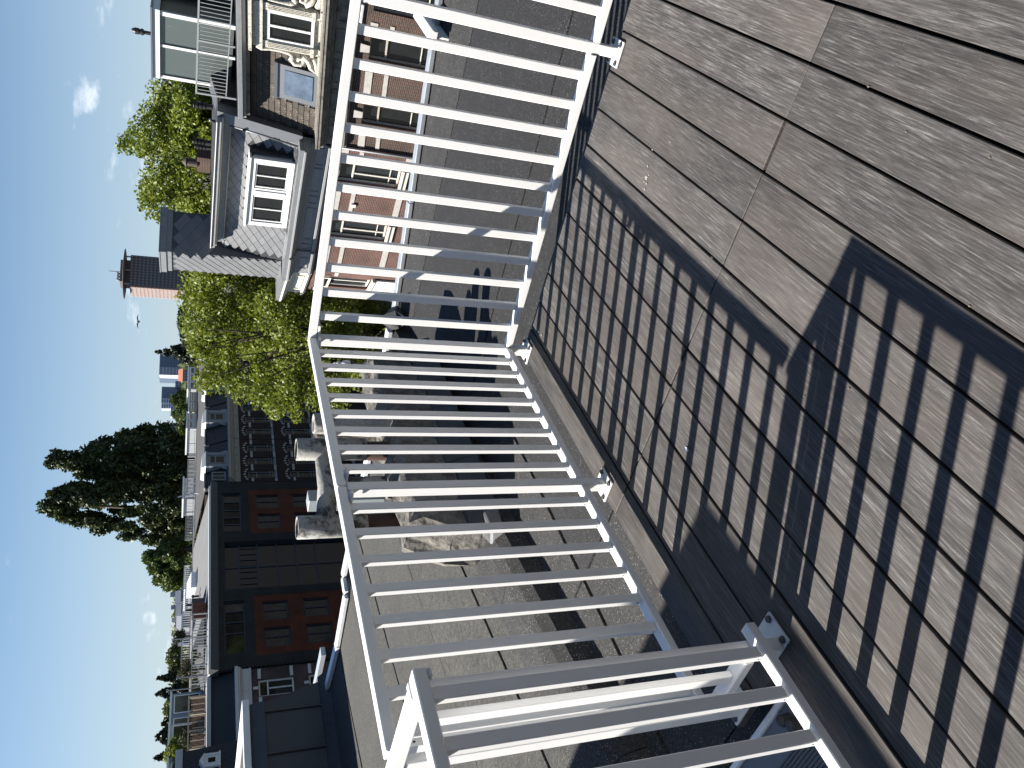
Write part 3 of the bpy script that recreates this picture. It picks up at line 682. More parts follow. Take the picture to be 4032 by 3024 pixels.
# --- house A: brick storey
winA = [(.05,.80), (-2.36,-1.60)]
holesA = [(a, b, -5.05, -2.92) for a, b in winA]+[(a, b, -8.7, -6.4) for a, b in winA]
mb = MB(); FA.wall(mb, -4.05, 1.445, -13, -2.58, holesA); mb.build('wall', brickA, hA)
for a, b in winA:
    w = window(hA, FA, a+.005, b-.005, -5.045, -2.925, -.12, cream, .06, mull=((a+b)/2-.05,), trans=(-3.43,), gm=glass_grn, low_mull_top=-3.43)
    mb = MB(); FA.box(mb, a+.065, b-.065, -4.72, -4.69, -.16, -.135); mb.build('glazing_bar', cream, w)
    mb = MB(); FA.box(mb, a-.02, b+.02, -5.30, -5.052, -.1, .07); FA.box(mb, a-.05, b+.05, -5.13, -5.06, .0711, .12); mb.build('sill', cream, w)
    window(hA, FA, a+.005, b-.005, -8.695, -6.405, -.12, cream, .06, mull=((a+b)/2,), trans=(-7.0,), gm=glass_grn)
    c = (a+b)/2; mb = MB(); FA.poly(mb, [(c-.10,-2.93),(c+.10,-2.93),(c+.14,-2.70),(c-.14,-2.70)], .001, .06); mb.build('keystone', stone, hA)
for (a, b) in ((.83,1.38),(-1.57,.02),(-4.04,-2.39)):
    for (z0, z1) in ((-3.13,-2.90),(-3.64,-3.50),(-5.31,-5.10)): plate(FA, 'stone_block', stone, hA, a+.04, b-.04, z0, z1, .001, .022)
mb = MB(); FA.box(mb, -.93,-.80,-3.72,-3.55,.023,.06); mb.build('vent_grille', cream, hA)
# cornice
def run(F, name, m_, parent, s0, s1, layers, bevel=.008):
    mb = MB()
    for (z0, z1, d) in layers: F.box(mb, s0, s1, z0+.001, z1, -.3, d)
    return mb.build(name, m_, parent, bevel=bevel)
run(FA, 'cornice', bluegrey, hA, -3.06, 1.40, [(-2.60,-2.53,.10),(-2.53,-2.44,.16),(-2.44,-1.92,.06),(-1.92,-1.86,.16),(-1.86,-1.78,.34),(-1.78,-1.71,.52),(-1.71,-1.64,.60)])
run(FA, 'cornice', bluegrey, hA, -4.12, -3.062, [(-2.60,-2.53,.20),(-2.53,-2.44,.26),(-2.44,-1.92,.16),(-1.92,-1.86,.26),(-1.86,-1.78,.44),(-1.78,-1.71,.62),(-1.71,-1.64,.70)])
for (a, b, d) in ((.62,1.30,.06),(-.45,.50,.06),(-.96,-.63,.06),(-2.56,-1.14,.06),(-3.04,-2.76,.06),(-3.88,-3.34,.16)):
    mb = MB()
    for (q0, q1, z0, z1) in ((a,b,-2.09,-2.06),(a,b,-2.37,-2.34),(a,a+.03,-2.34,-2.09),(b-.03,b,-2.34,-2.09)): FA.box(mb, q0, q1, z0, z1, d+.0005, d+.03)
    mb.build('frieze_panel', bluegrey, hA)
plate(FA, 'gutter_ledge', zinc_ledge, hA, -4.2, 1.42, -1.639, -1.50, -.35, .56)
mb = MB(); r = random.Random(4)
k0 = len(mb.v); nx = 70
for i in range(nx+1):
    s = -2.4+3.5*i/nx
    for j, (z, d) in enumerate(((-1.499,.30),(-1.495,.06),(-1.46,-.02),(-1.40,-.12))): mb.v.append(tuple(FA.P(s, z+r.uniform(-.012,.016)*(j > 0), d+r.uniform(-.02,.02))))
for i in range(nx):
    for j in range(3): a = k0+i*4+j; mb.f.append((a, a+1, a+5, a+4))
mb.build('lead_apron', lead, hA, fix=False)
# mansard of diamond slates
ZS0, ZS1, DS0, DS1 = -1.50, .56, -.26, -.62
def dslope(z): return DS0+(DS1-DS0)*(z-ZS0)/(ZS1-ZS0)
mb = MB(); FA.slope(mb, -3.95, 1.45, ZS0, ZS1, DS0-.012, DS1-.012, .2); mb.build('mansard_backing', slate_gap, hA)
def tile_mesh(name, hw, hh, th, m_):
    """diamond slate lying in its local XZ plane (facing -Y), lower edges thicker than upper"""
    t, u = th, th*.35
    v = [(-hw,0,0),(0,0,-hh),(hw,0,0),(0,0,hh), (-hw,-(t+u)/2,0),(0,-t,-hh),(hw,-(t+u)/2,0),(0,-u,hh)]
    me = bpy.data.meshes.new(name); me.from_pydata(v, [], [(0,1,2,3),(7,6,5,4),(0,4,5,1),(1,5,6,2),(2,6,7,3),(3,7,4,0)]); me.update(); me.materials.append(m_); return me
TW, TH = .215, .155
diam = tile_mesh('slate_tile', TW*.965, TH*.965, .030, slate)
def lay_diamonds(parent, F, poly, holes, dfun, tilt, wstep=TW, hstep=TH, me=None, s_off=0.0, seed=1):
    r = random.Random(seed); ss = [p[0] for p in poly]; zs = [p[1] for p in poly]; cnt = 0
    z = max(zs)+hstep; row = 0
    while z > min(zs)-hstep:
        s = min(ss)-2*wstep+(wstep if row % 2 else 0)+s_off
        while s < max(ss)+2*wstep:
            ok = sum(inside((s+a*wstep*.62, z+b*hstep*.62), poly) for a, b in ((1,0),(-1,0),(0,1),(0,-1),(0,0))) >= 2
            if ok and not any(h[0]-.12 < s < h[1]+.12 and h[2]-.09 < z < h[3]+.09 for h in holes):
                p = F.P(s, z, dfun(z))
                X = F.a; Z = (Vector((0,0,1))*math.cos(tilt) - F.n*math.sin(tilt)); Yv = Z.cross(X)
                mw = Matrix(((X.x,Yv.x,Z.x,p.x),(X.y,Yv.y,Z.y,p.y),(X.z,Yv.z,Z.z,p.z),(0,0,0,1))) @ Matrix.Rotation(r.uniform(-.012,.012),4,'Y')
                inst('slate_tile', me or diam, parent, mw=mw); cnt += 1
            s += 2*wstep
        z -= hstep; row += 1
    return cnt
tiltA = math.atan2(DS0-DS1, ZS1-ZS0)
DH = (-2.16,.55,-1.47,-.09)
lay_diamonds(hA, FA, [(-3.85,-1.75),(1.45,-1.75),(1.62,.80),(-3.75,.80)], [DH], lambda z: dslope(z)-.002, tiltA)
# dormer with two pairs of casements
dm = MB(); FA.box(dm, DH[0]+.03, DH[1]-.03, DH[2]-.02, DH[3]-.06, -.8, -.06); dm = dm.build('dormer', white_w, hA)
def dframe(F, parent):
    mb = MB(); s0, s1, z0, z1 = DH; fw = .15; d0, d1 = -.055, .06
    F.box(mb, s0, s0+fw, z0, z1, d0, d1); F.box(mb, s1-fw, s1, z0, z1, d0, d1)
    F.box(mb, s0+fw, s1-fw, z0, z0+.17, d0, d1-.004); F.box(mb, s0+fw, s1-fw, z1-.16, z1, d0, d1-.004)
    F.box(mb, -.90, -.60, z0+.17, z1-.16, d0, d1-.008); F.box(mb, -.78, -.70, z0+.2, z1-.2, d1-.008, d1+.02)
    F.box(mb, s0-.05, s1+.05, z1+.001, z1+.06, -.9, d1+.06)
    return mb.build('frame', white_w, parent)
dframe(FA, dm)
for (a, b) in ((-.58,.38),(-1.98,-.92)): window(dm, FA, a, b, -1.30, -.25, .03, white_w, .05, mull=((a+b)/2-.01,), gm=glass, name='casement', fd=.07)
plate(FA, 'lead_soaker', lead, hA, DH[1]+.051, DH[1]+.08, -1.45, -.05, -.7, -.18)
# zinc verge at the party wall and gutter cornice at the roof edge
mb = MB(); mb.hexa([FA.P(1.24,-1.60,-.5),FA.P(1.57,-1.60,-.5),FA.P(1.57,-1.60,-.02),FA.P(1.24,-1.60,-.02),FA.P(1.45,1.0,-.9),FA.P(1.80,1.0,-.9),FA.P(1.80,1.0,-.36),FA.P(1.45,1.0,-.36)]); mb.build('verge_cladding', zincA, hA)
mb = MB(); FA.box(mb, 1.46,1.78,-13,-1.62,-7,-.36); FA.box(mb, 1.50,1.80,-1.6,.95,-7,-.91); mb.build('party_wall', brickB, hA)
for z, s in ((-.9,1.22),(.2,1.33)):
    mb = MB(); FA.box(mb, s-.05, s+.03, z-.03, z+.03, -.5, -.16); mb.build('pipe_bracket', black_m, hA)
MB().tube([FA.P(1.36,.62,-.36), FA.P(1.28,-.4,-.2), FA.P(1.17,-1.5,-.03)], .035, 8).build('rain_pipe', zincA, hA, smooth=True)
for (z0, z1, d, m_, nm) in ((.56,.60,-.35,bluegrey,'fascia'),(.601,.80,-.42,zinc_ledge,'fascia'),(.801,.86,-.18,cream,'gutter_board'),(.861,.985,-.05,bluegrey,'gutter'),(.986,1.015,.0,white_w,'gutter_lip')):
    plate(FA, nm, m_, hA, -3.45, 1.62, z0, z1, -1.2, d, bevel=.006)
roofA = mat('dark_roof_felt', (.028,.027,.028), .8, noise=(2,.15,(1,1,1)))
plate(FA, 'flat_roof', roofA, hA, -3.4, 1.6, .99, 1.03, -9.5, -.08)
mb = MB(); FA.box(mb, -3.4,1.45,-2.6,.985,-9.4,-1.25); mb.build('attic_wall', brickA, hA)
# downpipe on the party line
MB().tube([FA.P(1.43,-2.62,.07), FA.P(1.44,-9,.07)], .045, 8).build('downpipe', zincA, hA, smooth=True)
# --- canted corner
ca = math.radians(25)
aC = (FA.a*math.cos(ca) - FA.n*math.sin(ca)*-1).normalized() if False else (FA.a*math.cos(ca) + FA.n*math.sin(ca)).normalized()
FC = Fac(FA.P(-4.05,0,0), aC)               # s from 0 going to negative (left)
WC = 1.9
mb = MB(); FC.wall(mb, -WC, -.002, -13, -2.58, [(-1.45,-.50,-5.0,-3.35)]); mb.build('wall', brickA, hA)
# arched head: brick voussoirs round a half circle, keystone and stone blocks
aw = thing  # (placeholder name unused)
cx, rz, rad = -.975, -3.36, .475
mb = MB(); n = 12
for i in range(n):
    t0, t1 = math.pi*i/n, math.pi*(i+1)/n
    FC.poly(mb, [(cx+rad*math.cos(t0), rz+rad*math.sin(t0)), (cx+(rad+.22)*math.cos(t0), rz+(rad+.22)*math.sin(t0)), (cx+(rad+.22)*math.cos(t1), rz+(rad+.22)*math.sin(t1)), (cx+rad*math.cos(t1), rz+rad*math.sin(t1))], .0005, .02)
mb.build('arch', brickA, hA)
mb = MB(); FC.poly(mb, [(cx+(rad)*math.cos(math.pi*i/16), rz+rad*math.sin(math.pi*i/16)) for i in range(17)], .0006, .012); mb.build('arch_light', glass, hA)
mb = MB()
for i in range(16):
    t0, t1 = math.pi*i/16, math.pi*(i+1)/16
    FC.poly(mb, [(cx+(rad-.07)*math.cos(t0), rz+(rad-.07)*math.sin(t0)), (cx+rad*math.cos(t0), rz+rad*math.sin(t0)), (cx+rad*math.cos(t1), rz+rad*math.sin(t1)), (cx+(rad-.07)*math.cos(t1), rz+(rad-.07)*math.sin(t1))], .013, .05)
FC.box(mb, cx-rad, cx+rad, rz-.06, rz+.02, .013, .055); mb.build('arch_frame', cream, hA)
window(hA, FC, -1.445, -.505, -4.995, -3.42, -.1, cream, .07, mull=(-.975,), gm=glass_grn)
mb = MB(); FC.box(mb, -1.6,-.35,-5.12,-5.0,-.1,.16); mb.build('sill', cream, hA)
for i in range(6): plate(FC, 'balcony_slat', white_w, hA, -1.62+.215*i, -1.425+.215*i, -6.2, -5.16, .02, .10, bevel=.006)
for (z0, z1) in ((-3.13,-2.90),(-3.64,-3.50)):
    for (a, b) in ((-.34,-.03),(-1.88,-1.6)): plate(FC, 'stone_block', stone, hA, a, b, z0, z1, .001, .022)
run(FC, 'cornice', cream, hA, -WC-.25, .10, [(-2.60,-2.53,.12),(-2.53,-2.44,.18),(-2.44,-1.92,.08),(-1.92,-1.86,.2),(-1.86,-1.78,.32),(-1.78,-1.71,.46),(-1.71,-1.64,.53)])
mb = MB()
for (q0, q1, z0, z1) in ((-1.7,-.4,-2.10,-2.06),(-1.7,-.4,-2.37,-2.33),(-1.7,-1.65,-2.33,-2.10),(-.45,-.4,-2.33,-2.10)): FC.box(mb, q0, q1, z0, z1, .0805, .13)
mb.build('frieze_panel', cream, hA)
plate(FC, 'gutter_ledge', zinc_ledge, hA, -WC-.3, .12, -1.639, -1.50, -.6, .50)
# slate clad chimney stack standing in the canted corner
FCs = Fac(FC.P(0,0,-.30), aC)
mb = MB(); FCs.box(mb, -1.75,-.12,-1.5,2.28,-1.6,-.012); mb.build('chimney_stack', mat('stack_slate',(.06,.064,.072),.6), hA)
lay_diamonds(hA, FCs, [(-1.78,-1.54),(-.08,-1.54),(-.16,2.26),(-1.72,2.26)], [], lambda z: -.002, 0.0, seed=5)
FCr = Fac(FCs.P(-.12,0,0), (-FCs.n.x, -FCs.n.y))   # right flank of the stack
lay_diamonds(hA, FCr, [(.02,.95),(1.55,.95),(1.55,2.26),(.02,2.26)], [], lambda z: .012, 0.0, wstep=.26, hstep=.2, me=tile_mesh('slate_tile_wide', .256, .197, .02, slate), seed=9)
mb = MB(); FCs.box(mb, -1.80,-.08,2.281,2.46,-1.64,.035); FCs.box(mb, -1.84,-.04,2.4605,2.66,-1.68,.08); FCs.box(mb, -1.86,-.02,2.6605,2.70,-1.70,.10); mb.build('stack_cap', zinc_ledge, hA)
mb = MB(); FC.box(mb, -WC, .05, -13, -1.7, -7, -.4); FA.box(mb, -4.0,-3.4,-13,.9,-8,-1.0); mb.build('side_wall', brickA, hA)
# things on the flat roof
def roof_vent(px, py, d, h, r0, name='roof_vent', ridges=3):
    s, z = FA.sz(px, py, d); p = FA.P(s, 1.03, d); mb = MB(); prof = [(r0,0),(r0,h*.35)]
    for i in range(ridges): q = h*(.4+.55*i/ridges); prof += [(r0*1.35,q),(r0*1.35,q+h*.1),(r0*.9,q+h*.13)]
    prof += [(r0*1.2,h*.97),(r0*1.1,h),(0,h)]
    mb.lathe(p, prof, 14).build(name, black_m, hA, smooth=False)
roof_vent(745,408,-6.5,.72,.10); roof_vent(770,555,-6.5,.70,.10); roof_vent(772,575,-6.0,.62,.08)
s, z = FA.sz(845,478,-.8); p = FA.P(s, 1.03, -.8); MB().tube([p, p+Vector((0,0,.14)), p+Vector((0,0,.16))+FA.n*.10+FA.a*.1], .05, 10).build('roof_vent', zincA, hA, smooth=True)
s, z = FA.sz(760,640,-6.5); p = FA.P(s, 1.03, -6.5)
stk = MB(); FA.box(stk, s-.35, s+.35, 1.03, 1.55, -7.0, -6.4); stk = stk.build('chimney', brickB, hA)
MB().lathe(p+Vector((0,0,.5)), [(.17,0),(.17,.42),(.2,.44),(.0,.62)], 12).build('cowl', mat('brown_cowl',(.06,.045,.035),.7), stk)
s, z = FA.sz(800,895,-4.5); mb = MB(); mb.hexa([FA.P(s-.45,1.03,-4.9),FA.P(s+.4,1.03,-4.9),FA.P(s+.4,1.03,-4.2),FA.P(s-.45,1.03,-4.2),FA.P(s-.3,1.48,-4.75),FA.P(s+.3,1.48,-4.75),FA.P(s+.3,1.45,-4.5),FA.P(s-.3,1.45,-4.5)]); mb.build('skylight', pale, hA)

# --- house B: sagging brown brick house
winB = [(4.56,5.25),(2.38,3.06),(6.04,6.75)]
mb = MB(); FB.wall(mb, 1.46, 7.6, -13, -2.95, [(a, b, -5.42, -3.38) for a, b in winB]); mb.build('wall', brickB, hB)
for a, b in winB:
    w = window(hB, FB, a+.005, b-.005, -5.415, -3.385, -.13, mat('brown_white_frame',(.42,.38,.31),.6,noise=(9,.2,(1,1,1))), .055, trans=(-3.92,), gm=glass)
    mb = MB(); FB.box(mb, a+.06, b-.06, -5.03, -5.0, -.17, -.145); mb.build('glazing_bar', cream, w)
    mb = MB(); FB.box(mb, a-.03, b+.03, -5.52, -5.422, -.1, .08); mb.build('sill', cream, w)
    c = (a+b)/2; mb = MB(); FB.poly(mb, [(c-.10,-3.38),(c+.10,-3.38),(c+.13,-3.10),(c-.13,-3.10)], .001, .07); mb.build('keystone', stone, hB)
for (a, b) in ((1.50,2.35),(3.09,4.53),(5.28,6.0)):
    for (z0, z1) in ((-3.56,-3.34),(-4.06,-3.93)): plate(FB, 'stone_block', stone, hB, a+.35, b-.35, z0, z1, .001, .022) if b-a > 1 else plate(FB, 'stone_block', stone, hB, a+.02, b-.3, z0, z1, .001, .022)
old_wood = mat('weathered_cornice_wood', (.185,.17,.145), .9, noise=[(4,.25,(1,1,1)),(24,.2,(1,1,1))], col2=((.09,.08,.066), 3.5, .50, .66))
peel = mat('peeling_white_paint', (.50,.48,.42), .9, noise=(16,.2,(1,1,1)), col2=((.13,.11,.085), 11, .57, .63), bump=(20,.7,.02))
run(FB, 'cornice', old_wood, hB, 1.50, 7.6, [(-2.96,-2.88,.12),(-2.88,-2.78,.2),(-2.78,-2.30,.08),(-2.30,-2.20,.2),(-2.20,-2.08,.36),(-2.08,-1.98,.48)], bevel=.01)
for i in range(6):
    a = 1.75+.95*i; mb = MB()
    for (q0, q1, z0, z1) in ((a,a+.75,-2.40,-2.36),(a,a+.75,-2.72,-2.68),(a,a+.04,-2.68,-2.40),(a+.71,a+.75,-2.68,-2.40)): FB.box(mb, q0, q1, z0, z1, .0805, .12)
    mb.build('frieze_panel', old_wood, hB)
plate(FB, 'gutter_ledge', old_wood, hB, 1.50, 7.6, -1.979, -1.93, -.3, .50)
# moss-spotted tile mansard
tileB = mat('brown_roof_tile', (.060,.048,.038), .85, noise=(6,.25,(1,1,1)), obj_var=.2, speck=(26,.36,(.42,.40,.33)))
tileB2 = mat('plain_roof_tile', (.058,.048,.040), .85, noise=(6,.25,(1,1,1)), obj_var=.2)
D0, D1, Z0, Z1 = -.22, -.62, -1.94, .04
mb = MB(); FB.slope(mb, 1.6, 7.6, Z0, Z1, D0-.012, D1-.012, .2); mb.build('mansard_backing', slate_gap, hB)
def rect_tile(w, h, th, m_):
    me = bpy.data.meshes.new('roof_tile'); v = [(-w,0,-h),(w,0,-h),(w,0,h),(-w,0,h),(-w,-th,-h),(w,-th,-h),(w,-th*.3,h),(-w,-th*.3,h)]
    me.from_pydata(v, [], [(0,1,2,3),(7,6,5,4),(0,4,5,1),(1,5,6,2),(2,6,7,3),(3,7,4,0)]); me.update(); me.materials.append(m_); return me
rt, rt2 = rect_tile(.152,.086,.022,tileB), rect_tile(.152,.086,.022,tileB2)
tB = math.atan2(D0-D1, Z1-Z0); r = random.Random(2)
SKY = (2.62,3.72,-1.93,-.76); OW = (4.30,5.75,-1.95,.04)
row = 0; z = Z0+.09
while z < Z1-.02:
    s = 1.72+(.155 if row % 2 else 0)
    while s < 6.9:
        if not any(h[0]-.1 < s < h[1]+.1 and h[2]-.05 < z < h[3]+.04 for h in (SKY, OW)):
            p = FB.P(s, z, D0+(D1-D0)*(z-Z0)/(Z1-Z0)); X = (FB.a+Vector((0,0,FB.k))).normalized(); Zv = (Vector((0,0,1))*math.cos(tB)-FB.n*math.sin(tB)); Yv = Zv.cross(X).normalized(); Zv = X.cross(Yv)
            mw = Matrix(((X.x,Yv.x,Zv.x,p.x),(X.y,Yv.y,Zv.y,p.y),(X.z,Yv.z,Zv.z,p.z),(0,0,0,1))) @ Matrix.Rotation(r.uniform(-.015,.015),4,'Y')
            inst('roof_tile', rt if (z < -.75 and s < 3.3 and r.random() < .8) or r.random() < .15 else rt2, hB, mw=mw)
        s += .31
    z += .178; row += 1
# roof window
mb = MB(); s0, s1, z0, z1 = SKY
FBs = FB
fr = mat('dark_grey_aluminium', (.16,.165,.175), .4, .5)
mb.hexa([FB.P(s0,z0,-.5),FB.P(s1,z0,-.5),FB.P(s1,z0+.0,D0+.10),FB.P(s0,z0,D0+.10),FB.P(s0,z1,-.7),FB.P(s1,z1,-.7),FB.P(s1,z1,D0-.14),FB.P(s0,z1,D0-.14)])
sk = mb.build('roof_window', fr, hB)
mb = MB(); mb.hexa([FB.P(s0+.15,z0+.13,-.3),FB.P(s1-.15,z0+.13,-.3),FB.P(s1-.15,z0+.13,D0+.105),FB.P(s0+.15,z0+.13,D0+.105),FB.P(s0+.15,z1-.2,-.4),FB.P(s1-.15,z1-.2,-.4),FB.P(s1-.15,z1-.2,D0-.085),FB.P(s0+.15,z1-.2,D0-.085)]); mb.build('pane', mat('sky_glass',(.10,.13,.17),.08,spec=.8,noise=(3,.4,(1,1,1))), sk)
mb = MB(); FB.box(mb, s0-.04,s1+.04,z1+.001,z1+.10,-.8,D0-.08); mb.build('hood', fr, sk)
# ornate dormer with peeling scrolls
od = MB(); FB.box(od, 4.34, 5.66, -1.93, .04, -1.2, -.06); od = od.build('ornate_dormer', peel, hB)
window(od, FB, 4.56, 5.44, -1.74, -.42, .02, white_w, .08, mull=(5.0,), name='casement', fd=.07)
mb = MB(); FB.box(mb, 4.36,4.555,-1.95,-.30,-.0595,.05); FB.box(mb, 5.445,5.64,-1.95,-.30,-.0595,.05); FB.box(mb, 4.30,5.70,-.30,-.22,-.0595,.10); FB.box(mb, 4.36,5.64,-.219,.0,-.0595,.06); FB.box(mb, 4.25,5.75,.001,.09,-.7,.22)
for i in range(4): FB.box(mb, 4.385+.042*i, 4.405+.042*i, -1.7, -.45, .0505, .07); FB.box(mb, 5.47+.042*i, 5.49+.042*i, -1.7, -.45, .0505, .07)
FB.box(mb, 4.33,4.58,-1.75,-1.66,.0705,.13); FB.box(mb, 5.42,5.67,-1.75,-1.66,.0705,.13); FB.box(mb, 4.30,4.60,-1.97,-1.88,.0705,.14); FB.box(mb, 5.40,5.70,-1.97,-1.88,.0705,.14)
mb.build('carved_surround', peel, od)
for sgn, sx in ((-1, 4.34), (1, 5.66)):
    def sc(pts, w):
        mb = MB(); mb.tube([FB.P(sx+sgn*a, z, -.02) for a, z in pts], w, 8); return mb.build('scroll', peel, od, smooth=True)
    sc([(.02,-.15),(.09,-.28),(.05,-.5),(.04,-.8),(.06,-1.05),(.12,-1.2)], [.06,.05,.045,.05,.07,.08])
    sc([(.12,-1.2),(.26,-1.12),(.36,-1.22),(.36,-1.4),(.26,-1.5),(.17,-1.42),(.2,-1.32),(.27,-1.32)], [.09,.08,.08,.07,.07,.06,.055,.05])
    sc([(.1,-1.45),(.2,-1.62),(.42,-1.72),(.52,-1.84),(.3,-1.86),(.1,-1.8)], [.09,.09,.08,.07,.08,.09])
    mb = MB(); FB.box(mb, sx+sgn*.02, sx+sgn*.58, -1.95, -1.88, -.3, .06); mb.build('scroll_foot', peel, od)
# roof edge, terrace and railing
for (z0, z1, d, m_, nm) in ((.05,.16,-.30,old_wood,'fascia'),(.161,.26,-.12,bluegrey,'gutter_board'),(.261,.40,.0,zinc_ledge,'gutter')):
    plate(FB, nm, m_, hB, 1.86, 7.6, z0, z1, -1.5, d, bevel=.006)
for s, d in ((5.05,.06),(4.2,.05)): pass
plate(FB, 'terrace_floor', roofA, hB, 1.86, 7.6, .401, .43, -9, -.1)
mb = MB(); FB.box(mb, 1.82, 7.6, -3, .04, -9, -.9); mb.build('attic_wall', brickB, hB)
FT = FA
railm = mat('galvanised_rail', (.34,.35,.34), .4, .5)
rl = MB(); FT.box(rl, 2.32, 7.6, 1.60, 1.65, -.33, -.28); rl = rl.build('terrace_railing', railm, hB)
mb = MB(); FT.box(mb, 2.32,7.6,.76,.79,-.32,-.29); mb.build('lower_rail', railm, rl)
for s in (2.34,4.0,5.6,7.2): plate(FT, 'rail_post', railm, rl, s-.025, s+.025, .45+.078*(s-2), 1.6, -.33, -.28)
for i in range(44):
    s = 2.46+.115*i
    if min(abs(s-q) for q in (2.34,4.0,5.6,7.2)) > .05: plate(FT, 'rail_bar', railm, rl, s-.009, s+.009, .791, 1.6, -.314, -.296)
# glazed penthouse
pg = MB(); FT.box(pg, 1.66, 3.86, 2.70, 2.90, -5.5, -1.95); pg = pg.build('penthouse_roof', white_w, hB)
plate(FT, 'roof_edge', fr, pg, 1.60, 3.92, 2.901, 2.95, -5.6, -1.9)
for (a, b) in ((1.66,1.76),(2.70,2.78),(3.68,3.80)): plate(FT, 'mullion', white_w, pg, a, b, .52, 2.699, -2.1, -2.0)
clear = mat('clear_glass', (.55,.66,.64), .03, trans=.85, spec=.5)
for (a, b) in ((1.765,2.695),(2.785,3.675)): plate(FT, 'pane', clear, pg, a, b, .6, 2.69, -2.06, -2.045)
plate(FT, 'side_wall', mat('plywood_side',(.36,.31,.23),.8), pg, 3.62, 3.66, .52, 2.699, -5.4, -2.11)
plate(FT, 'side_wall', mat('grey_side',(.16,.16,.15),.8), pg, 1.66, 1.70, .52, 2.699, -5.4, -2.11)
plate(FT, 'back_wall', mat('penthouse_inside',(.20,.22,.22),.9), pg, 1.705, 3.6, .55, 2.699, -5.45, -5.4)
mb = MB(); FT.box(mb, 3.95, 7.6, .52, 2.75, -6, -3.0); mb.build('rear_room', mat('dark_rear_room',(.05,.055,.06),.7), pg)
for i in range(7): plate(FT, 'rear_window', glass_grn, pg, 4.0+.5*i, 4.4+.5*i, 1.0, 2.6, -2.999, -2.96)
s, z = FA.sz(700,152,-3.0); MB().lathe(FA.P(s,2.95,-3.0), [(.06,0),(.06,.25),(.10,.27),(.10,.34),(.07,.36),(.10,.40),(.10,.5),(.05,.6),(0,.6)], 12).build('roof_vent', black_m, pg)
s, z = FA.sz(735,415,-5); 
# side parapet stepping up between the houses
mb = MB(); mb.hexa([FA.P(1.56,.3,-.95),FA.P(1.95,.3,-.95),FA.P(1.95,.3,-5.5),FA.P(1.56,.3,-5.5),FA.P(1.56,1.0,-.95),FA.P(1.95,1.0,-.95),FA.P(1.95,1.75,-5.5),FA.P(1.56,1.75,-5.5)]); mb.build('party_parapet', mat('dark_parapet_brick',(.03,.024,.02),.9), hB)
mb = MB(); mb.hexa([FA.P(1.50,1.001,-.93),FA.P(2.02,1.001,-.93),FA.P(2.02,1.751,-5.55),FA.P(1.50,1.751,-5.55),FA.P(1.50,1.05,-.93),FA.P(2.02,1.05,-.93),FA.P(2.02,1.80,-5.55),FA.P(1.50,1.80,-5.55)]); mb.build('parapet_cap', zincA, hB)
# ================================================================== the row across the side street (in shade)
Lo = at_plane(940, 1897, Vector((-40,0,0)), Vector((1,0,0)))
FL = Fac(Lo, (math.sin(math.radians(2)), math.cos(math.radians(2))))
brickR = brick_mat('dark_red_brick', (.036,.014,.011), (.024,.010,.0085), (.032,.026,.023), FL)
greyP = mat('grey_sash_paint', (.24,.25,.255), .6, noise=(5,.1,(1,1,1)))
corn_b = mat('buff_cornice_paint', (.33,.30,.24), .7, noise=[(3,.15,(1,1,1)),(15,.1,(1,1,1))])
dark_slate = mat('dark_mansard_slate', (.016,.017,.020), .6, noise=(9,.25,(1,1,1)))
felt_l = mat('grey_roof_felt', (.060,.058,.058), .85, noise=(1.5,.12,(1,1,1)))
wall_l = mat('dormer_grey_white', (.25,.258,.265), .65, noise=(5,.12,(1,1,1)))
glass_row = mat('reflecting_glass', (.016,.018,.018), .08, spec=.55, noise=(1.6,.9,(1,1,1)), col2=((.030,.036,.024), 1.3, .5, .62))
